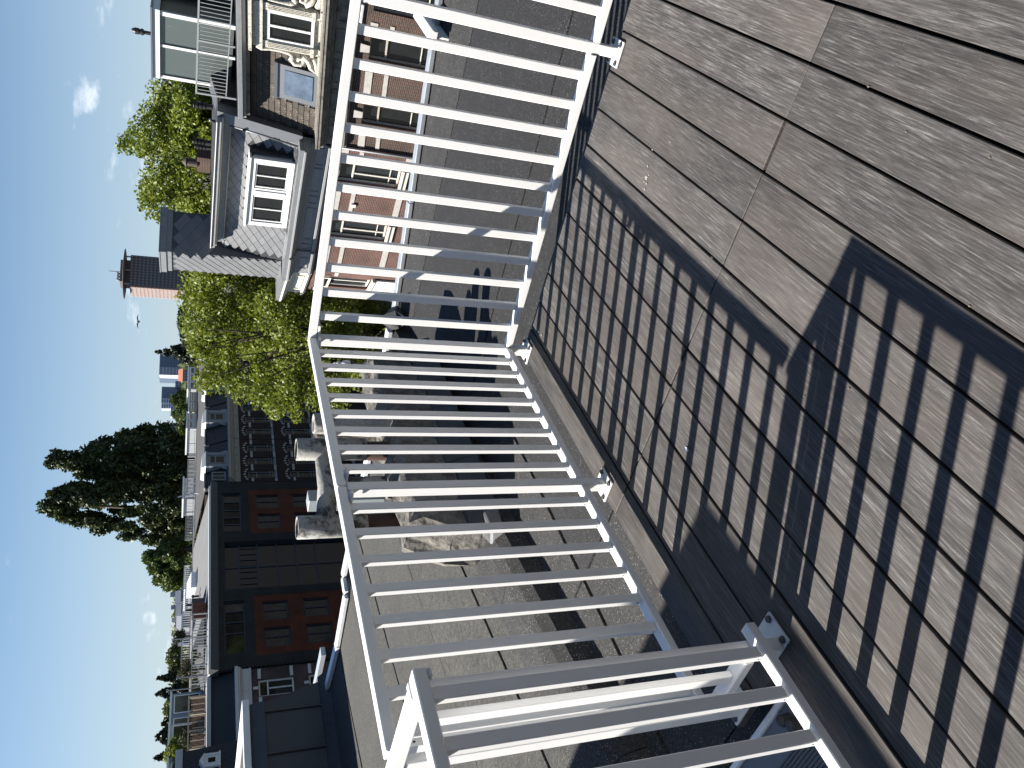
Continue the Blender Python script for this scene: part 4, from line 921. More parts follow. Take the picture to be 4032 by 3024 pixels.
def row_house(k, s0, s1, wins, dorm, label, arched=False, corn=corn_b):
    h = thing('row_house', label, 'house', (*FL.P((s0+s1)/2,0,-5)[:2], -13), group='dark brick row houses')
    holes = []
    for (a, b) in wins:
        for (z0, z1) in ((-4.59,-2.65),(-7.6,-5.64),(-10.6,-8.6)): holes.append((a, b, z0, z1))
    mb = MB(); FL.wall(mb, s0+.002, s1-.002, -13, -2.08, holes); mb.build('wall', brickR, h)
    for (a, b, z0, z1) in holes:
        w = window(h, FL, a+.005, b-.005, z0+.005, z1-.005, -.10, greyP, .06, trans=(z0+(z1-z0)*.69,), gm=glass_row)
        plate(FL, 'sill', greyP, w, a-.08, b+.08, z0-.10, z0+.002, -.08, .09)
        if z1 > -6:
            for z in (z0+.22, z0+.42): plate(FL, 'guard_bar', greyP, w, a, b, z-.012, z+.012, .01, .035)
            c = (a+b)/2
            for dx, dz, rot in ((-.5,.22,.5),(-.27,.33,.22),(0,.38,0),(.27,.33,-.22),(.5,.22,-.5)):
                mb = MB(); q = []
                for (u, v) in ((-.055,-.09),(.055,-.09),(.055,.09),(-.055,.09)): q.append((c+dx+u*math.cos(rot)-v*math.sin(rot)*-1, z1+dz-.12+v*math.cos(rot)+u*math.sin(rot)*-1))
                FL.poly(mb, q, .0, .03); mb.build('arch_stone', stone, h)
    ws = sorted(wins); gaps = [(s0, ws[0][0])]+[(ws[i][1], ws[i+1][0]) for i in range(len(ws)-1)]+[(ws[-1][1], s1)]
    for (a, b) in gaps:
        if b-a < .2: continue
        for z in (-2.95, -4.62, -5.95, -7.7): plate(FL, 'stone_band', stone, h, a+.03, b-.03, z-.08, z+.08, .001, .025)
    run(FL, 'cornice', corn, h, s0+.01, s1-.01, [(-2.10,-2.02,.1),(-2.02,-1.72,.06),(-1.72,-1.62,.18),(-1.62,-1.45,.34),(-1.45,-1.27,.52)])
    n = 5
    for i in range(n):
        a = s0+.2+(s1-s0-.4)*i/n; mb = MB()
        FL.box(mb, a+.05, a+(s1-s0-.4)/n-.05, -1.97, -1.77, .0605, .085); mb.build('frieze_panel', corn, h)
    mb = MB(); FL.slope(mb, s0+.05, s1-.05, -1.27, .30, -.1, -.75, .3); mb.build('mansard', dark_slate, h)
    a, b = dorm
    d = MB(); FL.box(d, a+.06, b-.06, -1.24, .30, -1.6, -.12); d = d.build('dormer', wall_l, h)
    c = (a+b)/2
    window(d, FL, a+.34, b-.34, -1.05, .06, -.05, wall_l, .08, trans=(-.38,), gm=glass_row, name='sash', fd=.06)
    mb = MB(); FL.box(mb, a, a+.27, -1.22, .18, -.1195, -.03); FL.box(mb, b-.27, b, -1.22, .18, -.1195, -.03); FL.box(mb, a-.05, b+.05, .181, .30, -.1195, .02); FL.box(mb, a-.08, b+.08, -1.26, -1.10, -.1195, .06)
    for sg, q in ((-1, a), (1, b)): FL.poly(mb, [(q,-1.2),(q+sg*.28,-1.2),(q+sg*.20,-.95),(q+sg*.06,-.75),(q,-.5)], -.119, -.06)
    mb.build('dormer_frame', wall_l, d)
    mb = MB()
    if arched:
        FL.poly(mb, [(c+(b-a)/2*1.02*math.cos(math.pi*i/14), .30+.62*math.sin(math.pi*i/14)) for i in range(15)], -1.2, .04); mb.build('arched_pediment', wall_l, d)
    else:
        mb.hexa([FL.P(a-.06,.301,-1.5),FL.P(b+.06,.301,-1.5),FL.P(b+.06,.301,.06),FL.P(a-.06,.301,.06),FL.P(a+.1,.62,-1.5),FL.P(b-.1,.62,-1.5),FL.P(b-.1,.56,-.3),FL.P(a+.1,.56,-.3)])
        mb.build('dormer_roof', mat('lead_white_roof',(.36,.375,.39),.5,noise=(4,.1,(1,1,1))), d)
    plate(FL, 'roof_edge', wall_l, h, s0+.04, a-.1, .301, .40, -.95, -.62); plate(FL, 'roof_edge', wall_l, h, b+.1, s1-.04, .301, .40, -.95, -.62)
    mb = MB(); FL.slope(mb, s0+.03, s1-.03, .33, .92, -.97, -6.0, .3); FL.box(mb, s0+.03, s1-.03, .85, .92, -13, -6.01); mb.build('roof_slope', felt_l, h)
    mb = MB(); FL.box(mb, s0+.01, s1-.01, -13, .30, -13, -1.3); mb.build('rear_wall', brickR, h)
    return h
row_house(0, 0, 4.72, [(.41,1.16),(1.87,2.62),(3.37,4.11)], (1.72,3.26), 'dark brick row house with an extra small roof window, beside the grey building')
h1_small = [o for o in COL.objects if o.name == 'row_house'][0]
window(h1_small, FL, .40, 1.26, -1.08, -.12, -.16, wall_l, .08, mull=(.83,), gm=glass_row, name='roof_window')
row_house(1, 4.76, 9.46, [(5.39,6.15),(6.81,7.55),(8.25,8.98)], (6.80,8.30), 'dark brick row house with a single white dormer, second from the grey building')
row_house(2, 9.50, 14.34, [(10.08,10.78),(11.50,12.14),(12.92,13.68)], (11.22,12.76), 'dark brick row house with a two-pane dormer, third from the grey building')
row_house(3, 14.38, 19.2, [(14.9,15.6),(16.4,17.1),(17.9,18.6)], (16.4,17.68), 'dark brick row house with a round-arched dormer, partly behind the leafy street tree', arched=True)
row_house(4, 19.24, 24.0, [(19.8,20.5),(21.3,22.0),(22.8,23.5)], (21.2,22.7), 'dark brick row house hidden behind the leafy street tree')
# --- grey and orange brick building
greyb = brick_mat('grey_brick', (.034,.035,.033), (.027,.028,.0265), (.018,.018,.017), FL, .22, .08)
orangeb = brick_mat('orange_brick', (.15,.036,.013), (.115,.028,.011), (.07,.022,.011), FL, .22, .07)
navy = mat('navy_window_frame', (.016,.022,.038), .5)
hG = thing('modern_building', 'grey brick building with orange brick panels and a tall arched window bay', 'building', (*FL.P(-7.7,0,-5)[:2], -13))
holes = [(-4.84,-1.15,-2.05,-.80),(-14.53,-10.66,-2.05,-.80),(-9.77,-5.76,-9,-.92)]
ow = []
for (a, b) in ((-2.70,-1.35),(-4.66,-3.22),(-12.29,-10.85),(-14.25,-12.83)):
    for (z0, z1) in ((-4.66,-3.08),(-7.2,-5.6)): ow.append((a, b, z0, z1))
mb = MB(); FL.wall(mb, -15.45, -.06, -13, -.50, holes+[(-5.09,-.82,-8.4,-2.6),(-14.76,-10.36,-8.4,-2.6)], d0=-.35); mb.build('wall', greyb, hG)
for (s0, s1) in ((-5.088,-.822),(-14.758,-10.362)):
    mb = MB(); FL.wall(mb, s0, s1, -8.398, -2.602, [w for w in ow if s0 < w[0] < s1], d0=-.3, d1=-.02); mb.build('orange_panel', orangeb, hG)
for (a, b, z0, z1) in ow: window(hG, FL, a+.005, b-.005, z0+.005, z1-.005, -.12, navy, .09, mull=((a+b)/2+.05,), gm=glass_row)
for (a, b, ms) in ((-4.84,-1.15,(-1.95,-2.75,-3.45,-4.1)),(-14.53,-10.66,(-11.4,-12.2,-13.0))): window(hG, FL, a+.005, b-.005, -2.045, -.805, -.12, navy, .10, mull=ms, gm=glass_row)
bay = window(hG, FL, -9.765, -5.765, -8.995, -.70, -.26, navy, .12, mull=(-7.8,), trans=(-1.8,-2.97,-4.25,-5.5,-6.8), gm=glass)
for i in range(1, 8): plate(FL, 'glazing_bar', navy, bay, -9.7+.5*i-.015, -9.7+.5*i+.015, -2.9, -1.86, -.3, -.262)
mb = MB(); n = 14; w2 = 4.02/2; c = -7.765; sag = .26
arc = [(c+w2*(2*i/n-1), -.94+sag*(1-(2*i/n-1)**2)) for i in range(n+1)]
FL.poly(mb, [(c+w2+.002,-.918)]+[(c+w2+.002,-.51),(c-w2-.002,-.51),(c-w2-.002,-.918)]+arc[1:-1], -.349, .003); mb.build('arch_lintel', greyb, hG)
for (z0, z1, d) in ((-.50,-.40,.03),(-.40,-.28,.07),(-.28,-.16,.11),(-.16,-.04,.15)): plate(FL, 'parapet_course', mat('grey_metal_fascia',(.062,.066,.066),.6,noise=(2,.08,(1,1,1))), hG, -15.5, -.02, z0+.001, z1, -.6, d)
plate(FL, 'roof_edge', trimw, hG, -15.5, -.05, -.039, .06, -.7, -.30)
pale_felt = mat('pale_roof_felt',(.16,.16,.16),.8,noise=(1.2,.1,(1,1,1))); mb = MB(); FL.slope(mb, -9.2, -.05, -.03, .92, -.72, -7.0, .3); FL.box(mb, -9.2,-.05,.8,.92,-13,-7.01); FL.box(mb, -15.4,-9.201,-.04,.0,-13,-.72); mb.build('roof_slope', pale_felt, hG)
mb = MB(); FL.box(mb, -15.4,-.1,-13,-.03,-13,-.75); mb.build('rear_wall', greyb, hG)
r = random.Random(6)
for i in range(28):   # toothed brick edges where it meets its neighbours
    z = -.62-.24*i; plate(FL, 'toothing', greyb, hG, -.058, .06, z-.11, z, .0, .02); plate(FL, 'toothing', greyb, hG, -15.56, -15.452, z-.11, z, .0, .02)
def on_roof(F, px, py, d, z): s, _ = F.sz(px, py, d); return s
# --- ornate brick house with white cornice
hC = thing('brick_house', 'purple brick house with white cornice beside the orange panels, timber roof terrace on top', 'house', (*FL.P(-18,0,-5)[:2], -13))
brickC = brick_mat('purple_brick', (.085,.045,.042), (.058,.032,.031), (.11,.095,.09), FL)
stone_w = mat('white_stone_band', (.62,.61,.58), .8, noise=(6,.08,(1,1,1)))
wC = [(-17.40,-16.33,-4.6,-2.62),(-17.40,-16.33,-7.5,-5.46),(-20.0,-18.95,-4.6,-2.62)]
mb = MB(); FL.wall(mb, -20.5, -15.58, -13, -2.20, wC, d0=-.35, d1=-.1); mb.build('wall', brickC, hC)
for (a, b, z0, z1) in wC:
    w = window(hC, FL, a+.005, b-.005, z0+.005, z1-.005, -.2, white_w, .09, mull=((a+b)/2,), trans=(z1-.52,), gm=glass_row, low_mull_top=z1-.52)
    plate(FL, 'keystone', stone_w, hC, (a+b)/2-.08, (a+b)/2+.08, z1+.02, z1+.30, -.099, -.03)
for (a, b) in ((-16.29,-15.62),(-18.9,-17.44)):
    for z in (-2.69,-4.50,-5.55): plate(FL, 'stone_band', stone_w, hC, a+.02, b-.02, z-.09, z+.09, -.099, -.07)
run(FL, 'cornice', stone_w, hC, -20.5, -15.56, [(-2.24,-2.14,.04),(-2.14,-1.72,-.02),(-1.72,-1.62,.12),(-1.62,-1.50,.24),(-1.50,-1.34,.34)])
for i in range(4): plate(FL, 'frieze_panel', stone_w, hC, -17.0-1.05*i, -16.1-1.05*i, -2.06, -1.80, -.019, .01)
for i in range(40): plate(FL, 'dentil', stone_w, hC, -15.68-.12*i, -15.62-.12*i, -1.70, -1.63, .121, .17)
mb = MB(); FL.slope(mb, -20.5, -15.55, -1.33, -.10, -.2, -.7, .3); mb.build('mansard', dark_slate, hC)
plate(FL, 'roof_edge', mat('grey_roof_edge',(.42,.43,.45),.6), hC, -20.5, -15.5, -.10, .12, -1.1, -.55)
plate(FL, 'flat_roof', felt_l, hC, -20.5, -15.5, .06, .10, -12, -1.11)
mb = MB(); FL.box(mb, -20.5,-15.52,-13,.05,-12,-1.0); mb.build('rear_wall', brickC, hC)
pine = mat('pale_timber', (.42,.34,.24), .75, noise=(4,.12,(1,1,1))); slatb = mat('brown_slats', (.10,.055,.035), .8, noise=(4,.2,(1,1,1)))
fn = MB(); FL.box(fn, -19.6, -15.1, .98, 1.06, -2.9, -2.82); fn = fn.build('terrace_fence', pine, hC)
for s in (-19.5,-18.4,-17.35,-16.3,-15.2): plate(FL, 'fence_post', pine, fn, s-.05, s+.05, .101, .978, -2.9, -2.82)
for i in range(58):
    s = -19.42+.075*i
    if min(abs(s-q) for q in (-19.5,-18.4,-17.35,-16.3,-15.2)) > .07: plate(FL, 'fence_slat', slatb if i % 5 else pine, fn, s-.026, s+.026, .16, .90 if i % 3 else .80, -2.88, -2.85)
# --- slate house with small pedimented dormer
hD = thing('slate_house', 'tall dark slate roof with pale cornice and a tiny white pedimented dormer', 'house', (*FL.P(-23,0,-4)[:2], -13))
mb = MB(); FL.slope(mb, -26, -20.45, -1.4, 1.28, 1.0, .6, .3); mb.build('slate_roof', dark_slate, hD)
plate(FL, 'cornice', mat('grey_roof_edge',(.42,.43,.45),.6), hD, -26, -20.35, 1.281, 1.62, -3, .75, bevel=.02)
mb = MB(); FL.box(mb, -26,-20.5,-13,1.28,-9,.55); mb.build('wall', brickC, hD)
fish = tile_mesh('slate_tile_small', .125, .16, .016, dark_slate)
lay_diamonds(hD, FL, [(-24.5,-1.2),(-20.55,-1.2),(-20.55,1.2),(-24.5,1.2)], [(-21.75,-20.9,-.55,.5)], lambda z: 1.0-.4*(z+1.4)/2.68+.003, math.atan2(.4,2.68), wstep=.13, hstep=.165, me=fish, seed=12)
dd = MB(); FL.box(dd, -21.62,-21.02,-.42,.26,.2,1.05); dd = dd.build('dormer', white_w, hD)
mb = MB(); FL.poly(mb, [(-21.72,.261),(-20.92,.261),(-21.32,.52)], .3, 1.12); FL.box(mb, -21.72,-20.92,-.50,-.421,.4,1.12); FL.box(mb, -21.66,-21.56,-.42,.26,1.0505,1.1); FL.box(mb, -21.08,-20.98,-.42,.26,1.0505,1.1); mb.build('dormer_frame', white_w, dd)
plate(FL, 'pane', glass, dd, -21.44,-21.2,-.25,.10,1.0505,1.06)

# ================================================================== roof terraces and clutter on the row
steel = mat('grey_steel', (.30,.31,.32), .5, .3); cab_w = mat('white_cabin', (.50,.51,.51), .6, noise=(3,.05,(1,1,1))); brown_w = mat('brown_timber', (.085,.050,.034), .8, noise=(3,.2,(1,1,1)))
def roof_rail(s0, s1, d, z0, z1, label, m_, step=.16, post=1.4):
    o = thing('roof_railing', label, 'railing', FL.P((s0+s1)/2, z0, d), group='roof terrace railings across the street')
    plate(FL, 'top_rail', m_, o, s0, s1, z1-.05, z1, d-.03, d+.03); plate(FL, 'bottom_rail', m_, o, s0, s1, z0+.08, z0+.12, d-.02, d+.02)
    n = max(1, round((s1-s0)/post))
    for i in range(n+1):
        s = s0+.03+(s1-s0-.06)*i/n; plate(FL, 'post', m_, o, s-.03, s+.03, z0, z1-.051, d-.028, d+.028)
    k = int((s1-s0)/step)
    for i in range(1, k):
        s = s0+step*i; plate(FL, 'bar', m_, o, s-.016, s+.016, z0+.121, z1-.052, d-.016, d+.016)
rail_w = mat('pale_rail_paint', (.55,.55,.54), .5)
roof_rail(.2, 4.6, -6.2, .92, 1.55, 'grey steel roof railing above the row house beside the grey building', steel)
roof_rail(4.9, 9.3, -6.2, .92, 1.55, 'pale roof railing above the second row house', rail_w)
roof_rail(9.6, 13.0, -6.2, .92, 1.55, 'pale roof railing above the third row house, left of the white cabin', rail_w)
roof_rail(-15.2, -10.2, -1.6, .02, .95, 'dark steel roof railing with brown screens above the grey building', steel, .22)
roof_rail(-9.0, -.3, -8.5, .92, 1.55, 'pale low roof railing far back on the grey building', rail_w, .2)
def cabin(s0, s1, d0, d1, z0, z1, m_, label, cat='cabin', name='roof_cabin', wins=2, roofm=None, gm=None):
    o = thing(name, label, cat, FL.P((s0+s1)/2, z0, (d0+d1)/2))
    plate(FL, 'wall', m_, o, s0, s1, z0, z1, d0, d1); plate(FL, 'roof', roofm or trimw, o, s0-.1, s1+.1, z1+.001, z1+.12, d0-.1, d1+.12)
    w = (s1-s0)/max(1, wins)
    for i in range(wins):
        f = MB(); a, b = s0+w*i+.1*w, s0+w*(i+1)-.1*w; FL.box(f, a, b, z0+.25, z1-.12, d1+.001, d1+.04); f = f.build('window', trimw, o)
        plate(FL, 'pane', gm or glass_row, f, a+.07, b-.07, z0+.32, z1-.19, d1+.0405, d1+.046)
    return o
cabin(13.2, 15.4, -9, -6.1, .92, 1.66, cab_w, 'white glazed cabin on the roof of the arched dormer house')
cabin(6.4, 8.9, -10, -8.0, .92, 1.75, cab_w, 'low cream cabin with flat overhanging roof behind the second row house', wins=3)
cabin(15.8, 18.8, -9, -6.3, .92, 1.55, mat('beige_render',(.45,.40,.32),.8), 'beige rendered cabin on the row roofs next to the conifer')
cabin(19.2, 22.8, -9, -6.3, .92, 1.7, cab_w, 'white cabin on the row roofs seen through the leafy tree', wins=3)
cabin(-19.2, -14.6, -9.5, -6.5, .1, 2.0, cab_w, 'white terrace pavilion with tall glass doors above the brick house', wins=4)
cabin(-14.2, -10.9, -12, -9, .02, 2.0, mat('blue_grey_cabin',(.22,.25,.30),.7), 'blue grey roof cabin behind the olive tree', wins=2)
cabin(-2.2, -.1, -11.5, -9, .92, 1.4, steel, 'steel grey plant box on the pale roof', cat='plant box', wins=1)
scr = thing('timber_screen', 'red brown timber screen on the roof of the grey building', 'screen', FL.P(-10.6,0,-2.2))
for i in range(9): plate(FL, 'board', mat('red_timber',(.11,.035,.022),.8), scr, -10.2+.14*i, -10.07+.14*i, .02, .95, -2.2, -2.16)
plate(FL, 'rail', steel, scr, -10.25, -8.9, .951, 1.0, -2.22, -2.14)
cant = [(-11.4,-2.4,2.05),(-14.0,-2.6,1.7),(-14.9,-2.4,2.2)]
for i, (s, d, z) in enumerate(cant):
    o = thing('roof_mast', ('tall thin steel mast on the timber screened terrace','short steel mast beside the terrace screens','thin steel mast near the timber terrace fence')[i], 'mast', FL.P(s,0,d))
    MB().tube([FL.P(s,0,d), FL.P(s,z,d)], .035, 6).build('pole', steel, o); plate(FL, 'cap', steel, o, s-.06, s+.06, z, z+.05, d-.05, d+.05)
sk2 = thing('roof_skylight', 'white framed skylight propped open on the pale roof', 'skylight', FL.P(-4.3,.6,-6))
plate(FL, 'curb', trimw, sk2, -5.0, -3.6, .60, .98, -6.6, -5.4)
mb = MB(); mb.hexa([FL.P(-5.0,.985,-6.6),FL.P(-3.6,.985,-6.6),FL.P(-3.6,.985,-5.4),FL.P(-5.0,.985,-5.4),FL.P(-5.0,1.32,-6.6),FL.P(-3.6,1.32,-6.6),FL.P(-3.6,1.04,-5.4),FL.P(-5.0,1.04,-5.4)]); mb.build('lid', pale, sk2)
for i, s in enumerate((-6.6,-7.1)):
    o = thing('roof_vent_pipe', ('dark vent pipe on the pale roof, the one nearer the skylight','dark vent pipe on the pale roof, the one nearer the black chimney')[i], 'vent', FL.P(s,.5,-4.4), group='vent pipes on the pale roof')
    MB().lathe(FL.P(s,.50,-4.4), [(.07,0),(.07,.35),(.13,.36),(.13,.46),(0,.52)], 10).build('pipe', black_m, o)
ter = thing('chimney', 'black chimney block with pots on the pale roof edge', 'chimney', FL.P(-8.6,0,-3))
plate(FL, 'stack', black_m, ter, -9.0,-8.2,.02,1.0,-3.4,-2.6)
for s in (-8.8,-8.4): MB().lathe(FL.P(s,1.0,-3.0), [(.09,0),(.08,.3),(.11,.32),(0,.36)], 10).build('pot', black_m, ter)
swp = thing('roof_spar', 'pale leaning roof spar sticking up from the row roofs before the poplar', 'spar', FL.P(3.0,1.2,-4))
MB().bar(FL.P(3.0,1.0,-4), FL.P(2.8,2.15,-4.2), .12, .10).build('spar', rail_w, swp); MB().bar(FL.P(2.9,.37,-4), FL.P(3.0,1.05,-4), .06, .06).build('stay', rail_w, swp)
# ================================================================== trees
import numpy as np
def leaf_mat(name, c, tr, rough=.55):
    M = bpy.data.materials.new(name); M.use_nodes = True; N, L = M.node_tree.nodes, M.node_tree.links
    for n_ in list(N): N.remove(n_)
    o = N.new('ShaderNodeOutputMaterial'); mx = N.new('ShaderNodeMixShader'); mx.inputs[0].default_value = tr
    pb = N.new('ShaderNodeBsdfPrincipled'); pb.inputs['Roughness'].default_value = rough; pb.inputs['Specular IOR Level'].default_value = .45
    tl = N.new('ShaderNodeBsdfTranslucent')
    gi = N.new('ShaderNodeNewGeometry'); ramp = N.new('ShaderNodeValToRGB'); e = ramp.color_ramp.elements
    e[0].color = (c[0]*.62, c[1]*.62, c[2]*.6, 1); e[1].color = (c[0]*1.35, c[1]*1.28, c[2]*1.1, 1)
    L.new(gi.outputs['Random Per Island'], ramp.inputs[0]); L.new(ramp.outputs[0], pb.inputs['Base Color'])
    sc = N.new('ShaderNodeVectorMath'); sc.operation = 'MULTIPLY'; sc.inputs[1].default_value = (1.25,1.15,.5); L.new(ramp.outputs[0], sc.inputs[0]); L.new(sc.outputs[0], tl.inputs['Color'])
    L.new(pb.outputs[0], mx.inputs[1]); L.new(tl.outputs[0], mx.inputs[2]); L.new(mx.outputs[0], o.inputs[0]); return M
bark = mat('bark', (.055,.045,.036), .95, noise=(6,.3,(1,1,.3)))
def leaf_cloud(name, material, parent, centers, radii, n, size, seed, flat=.8, up=.35):
    g = np.random.default_rng(seed); centers = np.asarray(centers); radii = np.asarray(radii)
    w = (radii.mean(1) if radii.ndim == 2 else radii)**2; w = w/w.sum()
    idx = g.choice(len(centers), n, p=w)
    d = g.normal(size=(n,3)); d /= np.linalg.norm(d, axis=1, keepdims=True)
    r = g.random(n)**(1/2.2)
    rr = radii[idx] if radii.ndim == 2 else radii[idx][:,None]
    p = centers[idx]+d*r[:,None]*rr
    nrm = g.normal(size=(n,3))+np.array([0,0,up])+d*.35; nrm /= np.linalg.norm(nrm, axis=1, keepdims=True)
    t = np.cross(nrm, g.normal(size=(n,3))); t /= np.linalg.norm(t, axis=1, keepdims=True); b = np.cross(nrm, t)
    s = size*(.6+.8*g.random(n))[:,None]
    v = np.empty((n,4,3)); v[:,0] = p-t*s*.62; v[:,1] = p+b*s*.36-nrm*s*.08; v[:,2] = p+t*s*.62; v[:,3] = p-b*s*.36-nrm*s*.08
    me = bpy.data.meshes.new(name); me.vertices.add(n*4); me.vertices.foreach_set('co', v.reshape(-1).astype(np.float32))
    me.loops.add(n*4); me.loops.foreach_set('vertex_index', np.arange(n*4, dtype=np.int32)); me.polygons.add(n)
    me.polygons.foreach_set('loop_start', np.arange(0,n*4,4,dtype=np.int32)); me.polygons.foreach_set('loop_total', np.full(n,4,dtype=np.int32)); me.update(calc_edges=True)
    me.materials.append(material); o = bpy.data.objects.new(name, me); COL.objects.link(o); attach(o, parent); return o
def broad_tree(name, label, base, ctr, R, n_clump, clump_r, n_leaf, leaf, m_, seed, cat='tree', group=None, trunk_r=.28, shell=.62, zmin=None):
    g = np.random.default_rng(seed); t = thing(name, label, cat, base, group=group); ctr = np.array(ctr, float); R = np.array(R, float)
    cs = []; tries = 0
    while len(cs) < n_clump and tries < 20000:
        tries += 1
        d = g.normal(size=3); d /= np.linalg.norm(d); q = ctr+d*R*(shell+(1-shell)*g.random()**.7)*(.86+.28*g.random())
        if zmin is not None and q[2] < zmin: continue
        cs.append(q)
    cs = np.array(cs); rad = clump_r*(.6+.8*g.random((len(cs),1)))*np.array([[1.1,1.1,.85]])
    leaf_cloud('crown', m_, t, cs, rad, n_leaf, leaf, seed+1)
    mb = MB(); b = Vector(base); fork = Vector((b.x*.5+ctr[0]*.5, b.y*.5+ctr[1]*.5, ctr[2]-R[2]*.75))
    mb.tube([b, b.lerp(fork,.5), fork], [trunk_r*1.25, trunk_r, trunk_r*.85], 9)
    for k in g.choice(len(cs), min(len(cs), 34), replace=False):
        e = Vector(cs[k]); m1 = fork.lerp(e, .5)+Vector((g.normal()*.3, g.normal()*.3, .35))
        mb.tube([fork, m1, e], [trunk_r*.42, trunk_r*.2, .015], 5)
    mb.build('trunk', bark, t, smooth=True); return t
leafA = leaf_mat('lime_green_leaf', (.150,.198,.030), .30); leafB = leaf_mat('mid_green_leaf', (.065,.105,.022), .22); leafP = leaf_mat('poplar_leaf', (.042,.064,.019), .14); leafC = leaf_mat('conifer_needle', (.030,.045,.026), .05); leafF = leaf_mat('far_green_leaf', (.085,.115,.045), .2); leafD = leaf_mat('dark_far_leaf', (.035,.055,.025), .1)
def P(x, y, d): return at_dist(x, y, d)
# street trees behind and beside the slate house
c = P(690, 610, 46); broad_tree('street_tree', 'large lime green street tree rising behind the slate roofed corner house', (c.x, c.y, -13), (c.x, c.y, -.9), (5.7,4.8,5.4), 260, .75, 76000, .16, leafA, 21, group='lime green street trees', zmin=-4)
c = P(740, 330, 46); broad_tree('street_tree', 'lime green street tree behind the glass penthouse', (c.x, c.y, -13), (c.x, c.y, -1.4), (4.8,4.5,4.8), 190, .75, 50000, .16, leafA, 23, group='lime green street trees', zmin=-3)
c = P(1010, 1290, 36); broad_tree('street_tree', 'lime green street tree standing in the side street beside the red brick corner', (c.x, c.y, -13), (c.x, c.y, -2.7), (3.7,3.7,5.0), 190, .62, 60000, .125, leafA, 25, group='lime green street trees', zmin=-8)
c = P(760, 1110, 43); broad_tree('street_tree', 'lime green street tree just behind the slate chimney stack', (c.x, c.y, -13), (c.x, c.y, -2.4), (4.3,4.3,4.7), 160, .68, 44000, .15, leafA, 27, group='lime green street trees', zmin=-6)
# twin poplar
def poplar(name, label, top, yc, xbase, d, wid, n, seed, lean=0.0):
    pt = P(top[0], top[1], d); pb = P(xbase, yc, d); g = np.random.default_rng(seed); t = thing(name, label, 'tree', (pb.x, pb.y, -13), group='dark poplars')
    H = pt.z-(-9.0); cs, rs = [], []
    for i in range(190):
        f = g.random()**.8; z = -9+H*f; prof = wid*(min(1, .35+1.6*f)*(1-f)**.52*1.28+.05)
        a = g.random()*2*math.pi; q = prof*(.35+.65*g.random()**.5)
        cx, cy = pb.x+(pt.x-pb.x)*f, pb.y+(pt.y-pb.y)*f
        cs.append((cx+q*math.cos(a), cy+q*math.sin(a), z)); k = .45+.55*(1-f); rs.append((.62*k+.2, .62*k+.2, 1.25*k+.4))
    cs.append((pt.x, pt.y, pt.z-.9)); rs.append((.35,.35,1.0))
    leaf_cloud('crown', leafP, t, cs, np.array(rs), n, .36, seed+1)
    MB().tube([(pb.x,pb.y,-13),(pb.x,pb.y,-2),(pt.x,pt.y,pt.z-1)], [.5,.38,.05], 8).build('trunk', bark, t, smooth=True)
poplar('poplar_tree', 'tallest dark poplar behind the grey building', (182,1985), 2020, 735, 92, 4.7, 46000, 31)
poplar('poplar_tree', 'dark poplar with a split top next to the tallest poplar', (212,1815), 1860, 735, 94, 4.6, 42000, 33)
poplar('poplar_tree', 'shorter dark poplar at the flank of the poplar clump', (480,1720), 1758, 735, 90, 2.4, 11000, 35)
def bush(name, label, px, py, d, rx, rz, n, leaf, m_, seed, cat='tree', group=None, cl=22, cr=None, bz=-13):
    c = P(px, py, d); return broad_tree(name, label, (c.x, c.y, bz), (c.x, c.y, c.z), (rx,rx,rz), cl, cr or rx*.42, n, leaf, m_, seed, cat, group, trunk_r=.2 if bz < -5 else .05, shell=.3)
bush('round_tree', 'round dark green tree between the poplars and the blue roofs', 665, 2250, 88, 1.45, 1.6, 9000, .26, leafB, 41, cl=40)
bush('round_tree', 'small green tree at the foot of the tallest poplar', 660, 2165, 84, 1.3, 1.9, 6000, .28, leafB, 42)
bush('round_tree', 'leafy green tree before the square glass tower', 708, 1570, 85, .65, .8, 4000, .26, leafB, 43)
bush('round_tree', 'leafy green tree before the white stepped block', 715, 1627, 80, .75, .62, 4000, .26, leafB, 44)
bush('round_tree', 'leafy green tree before the roof billboard', 718, 1680, 82, .6, .5, 3000, .26, leafB, 45)
bush('round_tree', 'distant green tree above the row roofs beside the street tree', 735, 1265, 95, 1.6, .6, 3500, .32, leafD, 46)
bush('round_tree', 'low dark green tree next to the small conifer', 738, 1335, 100, 1.0, .6, 1800, .32, leafD, 47)
def conifer(label, top, xbase, yc, d, wid, n, seed, m_=None, zlow=None):
    pt, pb = P(top[0], top[1], d), P(xbase, yc, d); g = np.random.default_rng(seed); t = thing('conifer_tree', label, 'tree', (pb.x,pb.y,-13), group='dark conifers')
    z0 = pb.z-1.0 if zlow is None else zlow; cs, rs = [], []
    for i in range(46):
        f = g.random()**1.3; q = wid*(1-f)**.8*g.random()**.5; a = g.random()*6.28; cs.append((pt.x+q*math.cos(a), pt.y+q*math.sin(a), z0+(pt.z-z0)*f)); k = wid*.34*(1.15-f)+.1; rs.append((k,k,k*1.3))
    leaf_cloud('crown', m_ or leafC, t, cs, np.array(rs), n, .3 if d < 130 else .55, seed+1)
    MB().tube([(pb.x,pb.y,-13),(pt.x,pt.y,pt.z-.5)], [.3,.04], 6).build('trunk', bark, t)
conifer('dark conifer before the blue glass tower', (618,1385), 735, 1395, 105, 1.25, 6000, 51)
conifer('slim dark conifer beyond the white pavilion', (622,2670), 700, 2672, 150, 1.1, 2500, 53)
conifer('pointed dark conifer behind the white pavilion roof', (615,2733), 700, 2736, 150, 1.4, 3000, 55)
conifer('broad dark conifer at the end of the terrace', (611,2900), 700, 2905, 140, 2.1, 6000, 57)
conifer('dark conifer near the little pedimented dormer', (612,2985), 715, 2995, 130, 1.5, 4000, 59)
